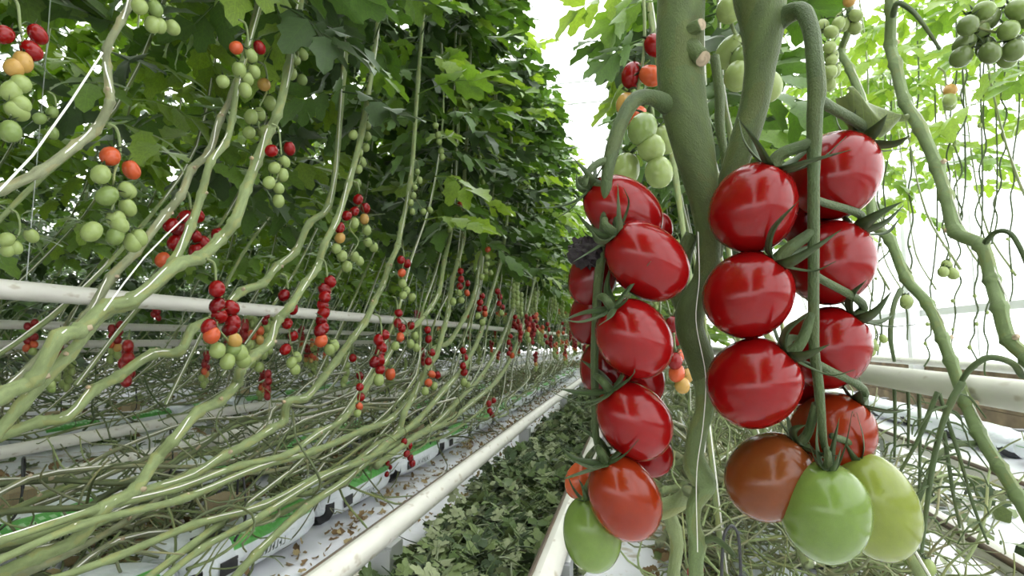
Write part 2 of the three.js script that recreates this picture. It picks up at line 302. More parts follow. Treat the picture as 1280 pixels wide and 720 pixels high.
function slab(k, x, z) {
  const g = thing('growing_slab', V(x, 0.012, z), x > -1.2 && x < 0 ? 'white film growing slab printed green with black end band, beside the rail' : 'white film growing slab with black end band under the other vines', 'growing slab', 'film-wrapped growing slabs');
  part('film_bag', slabGeos[k % 3], bagMat, g); part('end_band', bandGeo, M.black, g).userData.label = 'black end band';
  g.rotation.y = rr(-0.05, 0.05);
  if (z > -4 && x < 0 && slabN % 3) for (const dz of [rr(-0.12, 0.12)]) {
    const b = thing('rockwool_block', V(x + rr(-0.02, 0.02), 0.122, z + dz), 'brown rockwool block standing on a white growing slab', 'rockwool block', 'rockwool blocks on the slabs');
    part('block', woolGeo, M.wool, b);
    part('drip_peg', tube([V(0.03, 0.06, 0), V(0.035, 0.13, 0.005), V(0.06, 0.14, 0.03), V(0.1, 0.03, 0.06), V(0.12, 0.0, 0.12)], 0.0028, 5, 3), M.black, b);
  }
}
seed(21);
let slabN = 0;
for (const [x, za, zb] of [[-0.95, -0.75, -9], [-1.5, -0.7, -6], [-2.95, -1.4, -6], [0.27, -1.35, -6], [1.75, -1.8, -7]]) for (let z = za; z > zb; z -= 0.5) slab(slabN++, x, z + rr(-0.02, 0.02));

// ---------- leaves, vines ----------
seed(31);
const leafGeos = []; for (let i = 0; i < 9; i++) leafGeos.push(leafGeo(rr(0.21, 0.29), rr(0.5, 1.4)));
const foliageMat = (kind) => (kind === 'pale' ? LEAF[rnd() < 0.6 ? 3 : 1] : LEAF[[0, 0, 1, 2, 0, 3, 2][Math.floor(rnd() * 7)]]);
const leafTurn = (az, tilt, roll) => new THREE.Quaternion().setFromEuler(new THREE.Euler(roll, az, tilt, 'YZX'));
// leaves round an upright stem; put(geometry, position, quaternion, scale)
function crown(path, y0, y1, n, put, out = 1, shy = 0) {
  for (let i = 0; i < n; i++) {
    const y = lerp(y0, y1, (i + rnd()) / n), p = path(y), az = y < shy ? Math.PI + rr(-1.1, 1.1) : i * 2.4 + rr(-0.5, 0.5);
    put(pick(leafGeos), p, leafTurn(az, rr(-0.35, 0.3), rr(-0.5, 0.5)), rr(0.85, 1.25) * out);
  }
}
const TOPY = 2.95;
// the course of one vine, from where it lies along its row to the top wire; metres from its upright foot line
function vineCourse(dx, sway) {
  const j = (a) => rr(-a, a);
  return [V(dx * 1.3 + j(0.06), rr(0.08, 0.15), 2.0), V(dx + j(0.09), rr(0.09, 0.19), 1.7), V(dx + j(0.09), rr(0.1, 0.22), 1.3), V(dx * 0.8 + j(0.06), rr(0.15, 0.28), 0.9 + j(0.08)), V(dx * 0.5 + j(0.04), 0.4 + j(0.06), 0.56 + j(0.06)), V(dx * 0.3 + j(0.03), 0.62 + j(0.04), 0.38 + j(0.04)), V(j(0.03), 0.88 + j(0.03), 0.2 + j(0.03)), V(0, 1.17, 0.0), V(j(0.03), 1.65, -0.13 + sway), V(j(0.03), 2.2, -0.17 + sway), V(0, TOPY, -0.2 + sway)];
}
const yPath = (pts) => (y) => { for (let i = 0; i < pts.length - 1; i++) if (pts[i + 1].y >= y && pts[i].y <= y) return pts[i].clone().lerp(pts[i + 1], (y - pts[i].y) / (pts[i + 1].y - pts[i].y || 1)); return pts[pts.length - 1].clone(); };
const twineGeo = (pts, from, off, r = 0.0015) => { const q = []; for (let i = from; i < pts.length; i++) { q.push(pts[i].clone().add(V(off * (0.5 + 0.5 * Math.cos(i * 2.1)), off * 0.5, off * (0.4 + 0.6 * Math.sin(i * 2.1))))); } return tube(q, r, 4, 3); };
function vine(at, dx, opts) {
  const { y0 = 1.0, leaves = 18, single = true, label, shy = 0, group, kind, mat = M.vine, out = 1, r = 0.006, cut = 0, y1 = TOPY } = opts;
  const g = thing('tomato_vine', at, label, 'tomato vine', group), pts = vineCourse(dx, rr(-0.05, 0.05)).slice(cut);
  part('stem', tube(pts, pts.map((_, i) => r * (1.1 - 0.45 * i / pts.length)), 6, 5, 0.22), mat, g);
  part('twine', twineGeo(pts, Math.max(0, 2 - cut), r + 0.0012), M.twine, g);
  if (single) crown(yPath(pts), y0, y1, leaves, (ge, p, q, s) => { const o = part('leaf', ge, foliageMat(kind), g); o.position.copy(p); o.quaternion.copy(q); o.scale.setScalar(s); }, out, shy);
  else for (const m of [0, 1, 2]) {
    const out2 = []; crown(yPath(pts), y0, y1, Math.ceil(leaves / 3), (ge, p, q, s) => out2.push(ge.clone().applyMatrix4(new THREE.Matrix4().compose(p, q, V(s, s, s)))), out);
    const o = part('foliage', mergeGeometries(out2), kind === 'pale' ? LEAF[[3, 1, 3][m]] : kind === 'deep' ? LEAF[[0, 2, 2][m]] : LEAF[[1, 3, 1][m]], g); o.userData.kind = 'stuff';  // joined foliage brighter, deep kind darker: light and shade put into the leaf colour
  }
  return g;
}
const VL = { l1: 'leaning tomato vine with white twine and leafy top, in the row beside the printed slabs', l1b: 'leaning tomato vine on the far side of the raised heating pipe in the first row', l2: 'leaning tomato vine in the second row, beyond the raised heating pipe', l3: 'tomato vine in the dim rows furthest from the glass wall', r0: 'tomato vine rising behind the big red tomato trusses', r1: 'sparse sunlit tomato vine growing beside the glass wall' };
const VG = { l1: 'leaning vines of the first row', l1b: 'vines behind the first heating pipe', l2: 'leaning vines of the second row', l3: 'vines of the dim far rows', r0: 'vines behind the big trusses', r1: 'vines beside the glass wall' };
seed(41);
for (let z = -1.15; z > -6.2; z -= 0.3) for (const [x, dx] of z > -2.3 ? [[-1.42, -0.05]] : [[-0.9, 0.03], [-1.42, -0.05]]) vine(V(x + rr(-0.06, 0.06), 0, z + rr(-0.06, 0.06)), dx + rr(-0.05, 0.05), { label: x < -1.2 ? VL.l1b : VL.l1, group: x < -1.2 ? VG.l1b : VG.l1, leaves: 46, y0: 1.08, cut: x < -1.2 && z > -3.2 ? 4 : 0 });
// patterns with joined foliage, copied where single leaves cannot be told apart
const far = []; for (let k = 0; k < 5; k++) { const v = vine(V(-0.9, 0, -6.4 - 0.3 * k), rr(-0.1, 0.1), { label: VL.l1, group: VG.l1, leaves: 40, single: false }); far.push(v); }
const spread = (x, z0, z1, step, label, group, tall = 1) => { for (let z = z0; z > z1; z -= step) { const c = copyOf(pick(far), V(x + rr(-0.07, 0.07), 0, z + rr(-0.08, 0.08)), label); c.userData.group = group; c.scale.set(1, rr(0.94, 1.06) * tall, 1); } };
spread(-1.42, -6.4, -8, 0.32, VL.l1b, VG.l1b);
spread(-0.9, -8, -14, 0.36, VL.l1, VG.l1); spread(-1.42, -8, -14, 0.36, VL.l1b, VG.l1b);
for (const x of [-2.45, -2.95]) spread(x, -0.6, -7, 0.36, VL.l2, VG.l2);
seed(51);
for (let z = -1.35; z > -4.4; z -= 0.34) for (const x of z > -2.2 ? [0.2] : [0.2, 0.52]) vine(V(x + rr(-0.06, 0.06), 0, z + rr(-0.06, 0.06)), rr(0, 0.06), { label: VL.r0, group: VG.r0, leaves: 26, y0: 1.12, y1: 2.15, cut: 3 });
for (const x of [0.18, 0.5]) spread(x, -4.6, -11, 0.36, VL.r0, VG.r0, 0.6);
seed(61);
for (let z = -1.7; z > -8; z -= 0.45) for (const x of [1.5, 1.95]) vine(V(x + rr(-0.1, 0.1), 0, z + rr(-0.2, 0.2)), rr(-0.1, 0.1), { label: VL.r1, group: VG.r1, leaves: 24, y0: 1.5, kind: 'pale', cut: 6, r: 0.0045, out: 0.9 });
// rows too far off, or behind the photographer, to tell vine from vine
{
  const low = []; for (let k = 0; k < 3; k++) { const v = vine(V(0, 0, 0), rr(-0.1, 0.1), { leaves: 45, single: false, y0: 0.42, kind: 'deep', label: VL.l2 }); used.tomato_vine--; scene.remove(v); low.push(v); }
  const spots = new Map(), put = (x, z0, z1, step, set, tall = 1) => { for (let z = z0; z > z1; z -= step) { const v = pick(set); if (!spots.has(v)) spots.set(v, []); spots.get(v).push(new THREE.Matrix4().compose(V(x + rr(-0.08, 0.08), 0, z + rr(-0.1, 0.1)), new THREE.Quaternion(), V(1, rr(0.94, 1.06) * tall, 1))); } };
  for (const x of [-0.9, -1.42]) { put(x, -14, -27, 0.45, x < -1 ? low : far); put(x, 5.6, x > -1 ? -0.1 : -0.8, 0.3, far); }
  for (const x of [-2.45, -2.95]) { put(x, -7, -26, 0.5, low); put(x, 5.6, -0.4, 0.36, far); }
  for (const x of [0.18, 0.5]) { put(x, -11, -26, 0.55, x > 0.3 ? low : far, 0.6); put(x + 0.12, 5.6, 0.8, 0.34, far, 0.9); }
  for (let k = 0; k < 8; k++) for (const dx of [0, 0.55]) put(-4.0 - 1.6 * k - dx, 5, -26, 0.55 + 0.05 * k, low);
  const g = thing('distant_vines', V(0, 0, 0), 'leafy mass of distant tomato vines filling the further rows', 'tomato vines'); g.userData.kind = 'stuff';
  for (const [v, list] of spots) for (const c of v.children) if (c.name !== 'twine') {
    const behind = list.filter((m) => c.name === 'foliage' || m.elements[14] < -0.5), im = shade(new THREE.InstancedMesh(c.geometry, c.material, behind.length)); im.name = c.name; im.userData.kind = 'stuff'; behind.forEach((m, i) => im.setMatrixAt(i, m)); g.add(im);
  }
}

// ---------- vines of the first row, surveyed one by one ----------
seed(71);
function tracedVine(px, X, w0, w1, o = {}) {                          // pixels from the top down, met at the row plane X; widths in pixels
  const P = px.map(([x, y], i) => atRow(x, y, X + (o.wob ?? 0.015) * Math.sin(i * 1.7 + X * 40))), R = P.map((p, i) => lerp(w0, w1, i / (P.length - 1)) * 0.5 * depthOf(p) / FOCAL);
  P.forEach((p, i) => { if (i) { p.y += (i % 2 ? 1 : -1) * R[i] * 0.65; p.z += rr(-0.5, 0.5) * R[i]; } });          // joints zigzag a little
  if (o.up !== false) { const p = P[0]; for (const [dy, dz] of [[0.5, -0.1], [1.1, -0.14]]) if (p.y + dy < TOPY + 0.1) { P.unshift(V(X + rr(-0.03, 0.03), p.y + dy, p.z + dz)); R.unshift(R[0] * 0.85); } }
  const base = P[P.length - 1].clone(), g = thing('tomato_vine', base, o.label, 'tomato vine', o.group), L = P.map((p) => p.clone().sub(base)).reverse(), RR = R.slice().reverse();
  part('stem', tube(L, RR, 9, 6, 0.3), o.mat ?? M.vine, g);
  part('twine', twineGeo(L, o.tw ?? 1, Math.max(...R) * 0.9, 0.0011), M.twine, g);
  for (let i = 2; i < L.length - 1; i += 2) if (rnd() < 0.75) { const d = V(rr(-0.4, 1), rr(0, 0.6), rr(-1, 1)).normalize(); part('leaf_scar', tube([L[i].clone(), L[i].clone().addScaledVector(d, RR[i] * 1.7)], [RR[i] * 0.55, RR[i] * 0.4], 6, 1), M.scar, g); }
  if (o.leaves) { const yl = o.y0 ?? 1.32; crown((y) => yPath(P.slice().reverse())(y).sub(base), yl, TOPY, o.leaves, (ge, p, q, s) => { const m = part('leaf', ge, foliageMat(), g); m.position.copy(p); m.quaternion.copy(q); m.scale.setScalar(s); }, 1, 1.75 - base.y); }
  return g;
}
const H = (n, what) => ({ leaves: Math.round(n * 1.7), label: 'vine with white twine, ' + what, group: 'surveyed vines of the first row' });
tracedVine([[164, 0], [150, 28], [135, 60], [133, 85], [138, 112], [138, 130], [122, 160], [95, 185], [50, 212], [0, 240], [-90, 275]], -0.78, 8, 13, { ...H(16, 'sharply kinked beside a taut white string'), mat: M.vineOld });
tracedVine([[370, 30], [360, 90], [345, 140], [338, 165], [322, 200], [305, 240], [293, 275], [275, 303], [250, 318], [220, 335], [165, 370], [130, 388], [100, 408], [75, 427], [40, 468], [0, 500], [-90, 560]], -0.82, 9, 21, H(20, 'thick and bright, crossing in front of the heating pipe'));
tracedVine([[297, 105], [290, 150], [280, 177], [264, 205], [252, 240], [237, 285], [216, 325], [196, 352], [165, 376], [130, 395], [85, 440], [30, 510], [-40, 580]], -0.86, 7, 15, H(16, 'running close beside the thickest vine'));
tracedVine([[290, 120], [275, 150], [262, 187], [240, 215], [225, 242], [205, 270], [170, 312], [140, 350], [108, 392], [60, 440], [0, 490], [-60, 540]], -0.9, 8, 13, { ...H(16, 'dull olive, behind a truss of green tomatoes'), mat: M.vineOld });
tracedVine([[452, 165], [435, 232], [420, 275], [406, 310], [397, 332], [380, 357], [360, 382], [350, 402], [337, 425], [318, 447], [302, 460], [295, 482], [275, 497], [245, 520], [215, 547], [195, 577], [170, 607], [130, 640], [100, 667], [50, 700], [-30, 725]], -0.84, 7, 17, H(18, 'bent at a pale knee below the red and green truss'));
tracedVine([[410, 258], [385, 282], [370, 312], [345, 336], [328, 352], [303, 368], [270, 392], [240, 415], [222, 436], [190, 447], [150, 467], [115, 492], [85, 517], [50, 532], [0, 540], [-60, 560]], -0.93, 8, 15, H(14, 'with a stubbed end, passing over the rails of the next aisle'));
tracedVine([[512, 235], [502, 283], [497, 305], [486, 335], [478, 355], [468, 380], [456, 402], [440, 425], [420, 450], [405, 475], [380, 495], [358, 506], [355, 522], [338, 540], [308, 552], [283, 572], [240, 590], [160, 625], [60, 660], [-30, 690]], -0.86, 6, 13, H(18, 'kinked in a small step above the lying vines'));
tracedVine([[580, 235], [579, 300], [572, 325], [566, 350], [560, 390], [555, 412], [545, 442], [530, 470], [515, 495], [505, 520], [498, 536], [470, 560], [440, 578], [400, 598], [330, 628], [240, 660], [140, 695], [60, 730]], -0.82, 5, 10, H(16, 'reaching down across the printed slabs'));
tracedVine([[565, 280], [555, 330], [548, 365], [538, 387], [522, 402], [500, 425], [480, 450], [455, 490], [430, 520], [395, 545], [360, 565], [300, 585], [220, 608], [120, 640], [0, 672], [-60, 690]], -0.84, 5, 10, H(14, 'slanting down past the rows of red trusses'));
tracedVine([[610, 285], [600, 330], [592, 370], [580, 400], [562, 425], [538, 442], [530, 468], [520, 490], [490, 520], [455, 540], [390, 562], [320, 588], [230, 620], [100, 660], [-20, 705]], -0.83, 4.5, 10, H(14, 'zigzagging above the black end bands'));
for (const [pts, X, a, b] of [
  [[[632, 290], [625, 330], [612, 370], [600, 420], [580, 455], [555, 490], [520, 525], [480, 560], [430, 598], [380, 640], [320, 690], [280, 740]], -0.8, 4, 11],
  [[[655, 290], [648, 340], [640, 385], [625, 430], [600, 470], [570, 505], [540, 530], [500, 555], [450, 575], [400, 600], [330, 640], [250, 690], [180, 740]], -0.8, 3.5, 9],
  [[[675, 300], [668, 350], [655, 400], [640, 445], [620, 475], [590, 505], [560, 525], [520, 548], [470, 580]], -0.78, 3, 8],
]) tracedVine(pts, X, a, b, { ...H(16, 'slender, sloping down towards the printed slabs'), wob: 0.008 });
for (let k = 0; k < 12; k++) {                                       // more vines lying along the row, tops hidden behind their neighbours
  const X = -0.98 - 0.035 * k + rr(-0.05, 0.05), yy = rr(0.1, 0.24);
  const P = []; for (let i = 0; i < 11; i++) P.push(V(X + 0.05 * Math.sin(i * 1.3 + k) + (i > 7 ? 0.05 * (i - 7) : 0), yy + 0.03 * Math.sin(i * 1.9 + k * 2) + 0.03 * Math.max(0, i - 5) * rr(0.8, 1.2), -0.35 - 0.2 * i - rr(0, 0.07)));
  const lie = P[0].clone(); P.forEach((p) => p.sub(lie));
  const g = thing('lying_vine', lie, 'old bare tomato vine lying along the row over the slabs', 'tomato vine', 'bare vines lying along the first row');
  part('stem', tube(P, P.map((_, i) => 0.0068 - 0.0002 * i), 7, 5, 0.25), pick([M.vine, M.vineOld, M.vineOld, M.vineDark]), g);
  if (k % 2) part('twine', twineGeo(P, 1, 0.0078), M.twine, g);
  for (let i = 1; i < 10; i += 2) part('leaf_scar', tube([P[i].clone(), P[i].clone().add(V(rr(0, 0.014), rr(0.002, 0.014), rr(-0.01, 0.01)))], [0.005, 0.0035], 6, 1), M.scar, g);
}
top('support_string', tube([atRow(-40, 275, -0.7), atRow(40, 195, -0.72), atRow(128, 66, -0.75)], 0.0015, 5, 2), M.twine, 'taut white support string running to the kinked vine', 'string');
top('support_string', tube([atRow(130, 388, -0.78), atRow(180, 322, -0.78), atRow(235, 268, -0.79)], 0.0012, 5, 2), M.twine, 'loose white string crossing the red truss above the heating pipe', 'string');

// ---------- trusses of small fruit ----------
seed(81);
const smallGeos = [[1, 1.12], [1, 1.25], [0.97, 1.18]].map(([a, b], i) => tomatoGeo(a, b, 10, 14, 0.05 + 0.03 * i, 0.01)), smallCalyx = [0, 1].map(() => calyxGeo(1, 5, 1.1, 0.5, 0.34, 2).translate(0, 1.02, 0));
const counts = (s) => { const c = {}; for (const k of s) { const w = FRUIT_WORD[k].replace('dark ', ''); c[w] = (c[w] ?? 0) + 1; } return Object.entries(c).map(([w, n]) => n + ' ' + w).join(', ').replace(/, ([^,]*)$/, ' and $1'); };
// fruits: [px, py, colour]; size in pixels; place(px, py) gives the spot
function tracedTruss(fruits, size, place, o = {}) {
  const pts = fruits.map(([x, y]) => place(x, y)), d0 = depthOf(pts[0]), r = size * 0.5 * d0 / FOCAL, ys = [...fruits].sort((a, b) => a[1] - b[1]), mid = [];
  const n = Math.max(2, Math.min(5, Math.round(fruits.length / 2.5)));
  for (let i = 0; i < n; i++) { const part_ = ys.slice(Math.floor(i * ys.length / n), Math.max(Math.floor(i * ys.length / n) + 1, Math.floor((i + 1) * ys.length / n))), mx = part_.reduce((a, b) => a + b[0], 0) / part_.length, my = part_.reduce((a, b) => a + b[1], 0) / part_.length; mid.push([mx, my - size * 0.4]); }
  const a = o.from ?? [mid[0][0] + (o.dx ?? -size * 0.6), ys[0][1] - size * 1.7], line = [place(...a), place(lerp(a[0], mid[0][0], 0.7), a[1] + size * 0.25), ...mid.map(([x, y]) => place(x, y))];
  const base = line[0].clone(), label = o.label ?? `truss of ${counts(ys.map((f) => f[2]))} tomatoes among leaning vines`;
  const g = thing('tomato_truss', base, label, 'tomato truss', o.group ?? 'small trusses in the first row'), rel = line.map((p) => p.clone().sub(base));
  part('stalk', tube(rel, rel.map((_, i) => r * lerp(0.16, 0.09, i / rel.length)), 6, 4), M.vine, g);
  fruits.forEach(([x, y, c], i) => {
    const m = place(x, y), k = i % 2 ? 1 : -1, p = m.clone().addScaledVector(AHEAD, r * (0.7 * k + rr(-0.2, 0.2))).sub(base), f = part('tomato', smallGeos[i % 3], FRUIT[c], g), s = r * rr(0.82, 0.92);
    let near = rel[1]; for (const q of rel) if (q.distanceTo(p) < near.distanceTo(p)) near = q;
    const ax = near.clone().sub(p).normalize().multiplyScalar(0.7).add(V(rr(-0.3, 0.3), 0.95, rr(-0.3, 0.3))).normalize();
    f.position.copy(p); f.quaternion.setFromUnitVectors(V(0, 1, 0), ax).multiply(new THREE.Quaternion().setFromAxisAngle(V(0, 1, 0), rr(0, 6))); f.scale.setScalar(s);
    if (size >= 10) part('calyx', smallCalyx[i % 2], M.sepal, f);
    part('pedicel', tube([near.clone(), near.clone().lerp(p.clone().addScaledVector(ax, s * 1.2), 0.5).add(V(0, r * 0.3, 0)), p.clone().addScaledVector(ax, s * 1.1)], r * 0.07, 4, 2), M.trussStem, g);
  });
  return g;
}
const parse = (s) => s.trim().split(/\s+/).map((w) => { const [, x, y, c] = /(-?\d+),(-?\d+)(\w)/.exec(w); return [+x, +y, c]; });
const row1 = (X) => (x, y) => atRow(x, y, X);
const LT = [
  ['10,46R 40,39R 47,67R 8,80Y 34,80Y 7,111G 34,108G 15,136G 33,132G 5,163g 20,166g', 26, -0.72],
  ['180,12G 186,27G 205,36G 211,31G 198,14g', 21, -0.74], ['283,105G 303,110G 312,101G 314,87G 316,72G 322,57R 298,62O 295,84G', 19, -0.8],
  ['333,108Y 335,127G 328,145G 327,163G 317,148G 330,178G 315,168G', 18, -0.9], ['342,190R 359,184R 357,203G 341,209G 356,220G 334,227G 350,236G 346,250G', 17, -0.78],
  ['143,197O 157,210O 134,220G 151,236G 140,246g 152,258G 157,282G 160,302G 180,298G 137,272G 120,290G 138,294g', 25, -0.8],
  ['15,300G 34,294G 26,310G 3,312G', 19, -0.84], ['250,270R 227,272R 218,282R 240,295R 230,300R 214,303R 258,304R 270,294R 207,325O 242,314R 228,287r', 20, -0.92],
  ['275,361R 268,382r 292,384R 270,395R 294,403R 257,409R 270,418O 285,412r 296,424Y 267,439G 303,440G 280,453G 308,449G 290,437g', 22, -0.79],
  ['357,369r 364,386R 361,404R 364,420R 359,436R 362,454G 371,461G 368,447G', 16, -0.86], ['415,352R 403,362r 408,371R 401,381R 407,391R 400,401r 406,409R 398,414r 404,425O 410,437G 418,431G', 17, -0.8],
  ['449,250R 455,259R 445,265R 432,269R 426,285R 454,273Y 427,298Y 457,287G 444,279G 458,302G 468,309G 418,310G 429,320G 441,320G 450,326G 432,333G', 14, -0.84],
  ['502,325R 508,329R 503,341O 502,354G 509,363G 514,371G 505,369G', 12, -0.78], ['499,391R 496,404R 503,410R 513,407R 501,421O 518,420G 495,432G 512,430G 521,434G', 12, -0.8],
  ['482,418R 472,425R 478,434R 473,442r 476,449R 467,453r 476,461R 487,468O 475,474G', 15, -0.74], ['451,483R 450,497R 450,507O 446,517G', 11, -0.74], ['442,447R 449,470r', 11, -0.95],
  ['535,412R 535,424R 540,440R 535,452R 540,467O 546,469R 536,478O 542,483G 532,488G', 11, -0.78], ['579,438R 581,447R 579,457R 580,466R 580,477G 584,481G', 10, -0.76],
  ['576,339R 576,349R 575,358R 584,354R 584,366O 573,366G 577,375G 566,377G', 9, -0.78], ['603,370R 600,378R 606,386R 599,386r 606,392O 597,395G 603,403G', 9, -0.78],
  ['622,364R 625,371R 624,379R 628,384R 627,391G', 8, -0.76], ['465,135G 463,147G 460,158G 458,169G 443,170G 456,183G 450,192G 451,201G 449,212G 445,228g', 12, -0.86],
  ['545,158G 547,168G 549,178G 551,188G 553,197G', 9, -0.8], ['522,215g 524,225G 519,235G 516,244G 514,254G 515,264G 530,265G 537,262G', 9, -0.84],
  ['596,188G 599,196G 601,204G 598,212G 600,220G 604,227G', 7, -0.78], ['576,256o 574,264Y 571,273G 566,282G 562,287G', 9, -0.82], ['610,312O 609,321G 609,330G 607,339G 613,341G 602,346G', 8, -0.78],
  ['617,500R 611,505R 612,513R 615,519R', 8, -0.75], ['506,551R 511,558R 509,566R 512,573R 516,578R', 10, -0.78], ['485,578R 487,585R 484,592R', 7, -0.84],
  ['644,396R 648,402R 646,409R 643,405R', 7, -0.75], ['638,420R 636,428R 638,436R 636,442R 640,444O', 7, -0.74], ['667,396R 670,402R 672,408R', 6, -0.72], ['684,405R 686,412R 682,420R 684,428R', 6, -0.68], ['703,404R 705,411R 704,416O', 5, -0.62],
  ['372,78G 362,90G 380,70G 376,98g 366,74g', 15, -0.88], ['55,150g 62,165g 70,142g', 16, -0.95], ['335,395r 330,402r', 9, -1.2], ['66,480G 60,486g', 12, -0.9],
];
for (const [s, size, X] of LT) tracedTruss(parse(s), size, row1(X));
// whole trusses too small to show their parts: one mesh each, fruit colours in the vertices
function joinedTruss(cols, r) {
  const out = [], paint = (g, c) => { const n = g.attributes.position.count, a = new Float32Array(n * 3); for (let i = 0; i < n; i++) a.set([c.r, c.g, c.b], i * 3); g.setAttribute('color', new THREE.BufferAttribute(a, 3)); g.deleteAttribute('uv'); return g; };
  out.push(paint(tube([V(-0.02, 0.05, 0), V(0, 0.02, 0), V(0, -cols.length * r * 0.5, 0), V(0.01, -cols.length * r * 0.95, 0)], r * 0.12, 4, 2), M.vine.color));
  cols.forEach((c, i) => out.push(paint(tomatoGeo(r * rr(0.85, 1), r * 1.15, 6, 8).rotateZ(rr(-0.5, 0.5)).translate((i % 2 ? 1 : -1) * r * rr(0.55, 0.85), -i * r * 0.95, rr(-0.6, 0.6) * r), FRUIT[c].color)));
  return mergeGeometries(out);
}
const joinedMat = phys({ vertexColors: true, roughness: 0.32 });
const JT = ['RRRRRROOG', 'RRRRROYGGG', 'RRRRRRR', 'OOYGGGGGG', 'GGGGGGGGGG', 'gGGGGGGG'].map((s) => [joinedTruss([...s], 0.0185), s]);
const hang = (x, y, z, ripe) => { const [g, s] = JT[ripe ? Math.floor(rnd() * 4) : 3 + Math.floor(rnd() * 3)], o = top('small_truss', g, joinedMat, `distant truss of ${counts(s)} tomatoes among the vines`, 'tomato truss', 'distant small trusses'); o.position.set(x, y, z); o.rotation.y = rr(0, 6); o.scale.setScalar(rr(0.85, 1.1)); };
for (let z = -3.6; z > -13.4; z -= 0.26) { hang(-0.72 + rr(-0.08, 0.02), rr(0.42, 0.72), z, true); hang(-0.78 + rr(-0.1, 0.03), rr(0.75, 1.25), z - 0.1, rnd() < 0.12); if (z > -9) hang(rr(-1.6, -1.36), rr(0.45, 0.9), z, rnd() < 0.7); }
for (let k = 0; k < 26; k++) hang(rr(-2.35, -2.6), rr(0.3, 0.85), rr(-1.6, -6), rnd() < 0.75);
for (let k = 0; k < 10; k++) hang(rr(-1.45, -1.6), rr(0.35, 0.75), rr(-1.3, -4), rnd() < 0.8);
for (let k = 0; k < 12; k++) hang(rr(0.17, 0.24), rr(0.85, 1.25), -1.69 - 0.34 * k, rnd() < 0.4);
// vines lying behind the big trusses
seed(86);
for (let k = 0; k < 16; k++) {
  const x = rr(0.06, 0.46), yy = rr(0.05, 0.36), P = []; for (let i = 0; i < 12; i++) P.push(V(x + rr(-0.05, 0.05), yy + rr(-0.03, 0.03) + 0.02 * Math.max(0, i - 6), -1.25 - 0.19 * i + rr(-0.05, 0.05)));
  const lie = P[0].clone(); P.forEach((p) => p.sub(lie));
  const g = thing('lying_vine', lie, 'pale bare tomato vine lying on the floor behind the big trusses', 'tomato vine', 'bare vines lying behind the big trusses');
  part('stem', tube(P, 0.0075, 7, 5, 0.25), pick([M.vine, M.vineOld]), g); part('twine', twineGeo(P, 1, 0.0085), M.twine, g);
}

// ---------- the two big trusses and their vine ----------
seed(91);
const cane = (list, nr = 16, per = 8, bump = 0, base = V(0, 0, 0)) => { const P = list.map(([x, y, d]) => atDepth(x, y, d).sub(base)); return tube(P, list.map(([, , d, w]) => w * 0.5 * d / FOCAL), nr, per, bump); };
const imageAxis = (x, y, t) => V(0, 0, 0).addScaledVector(RIGHT, x).addScaledVector(UPV, y).addScaledVector(AHEAD, -t).normalize();
// big fruit: outline centre and half sizes in pixels, depth, direction of its stalk end, colour; stalk = pixel points of its pedicel from the truss stalk
function bigFruit(g, base, f) {
  const [px, py, d, a, b, ax, c, ped, cal = {}] = f, A = a * d / FOCAL, B = b * d / FOCAL, axis = imageAxis(...ax), p = atDepth(px, py, d).sub(base);
  const m = part('tomato', tomatoGeo(A, B, 26, 36, cal.plump ?? 0.07, cal.lobes ?? 0.012, cal.dent), FRUIT[c], g);
  m.position.copy(p); m.quaternion.setFromUnitVectors(V(0, 1, 0), axis).multiply(new THREE.Quaternion().setFromAxisAngle(V(0, 1, 0), cal.turn ?? rr(0, 6)));
  if (cal.label) m.userData.label = cal.label;
  if (cal.none) return;
  part('calyx', calyxGeo(A, cal.n ?? 6, A * (cal.reach ?? 1.15) * 1.12, A * ((cal.lift ?? 0.55) + 0.25), A * ((cal.w ?? 0.27) + 0.07), 5).translate(0, B * 0.86, 0), M.sepal, m);
  if (ped) {
    const pole = p.clone().addScaledVector(axis, B * 0.9), P = ped.slice(0, 1).map(([x, y, dd]) => atDepth(x, y, dd ?? d).sub(base)); P.push(pole.clone().addScaledVector(axis, B * 0.3), pole);
    const w = (cal.pw ?? 9) * 0.5 * d / FOCAL; part('pedicel', tube(P, P.map((_, i) => w * (i === P.length - 1 ? 1.4 : i === P.length - 2 ? 1.15 : 1)), 10, 6), M.trussStem, g);
  }
}
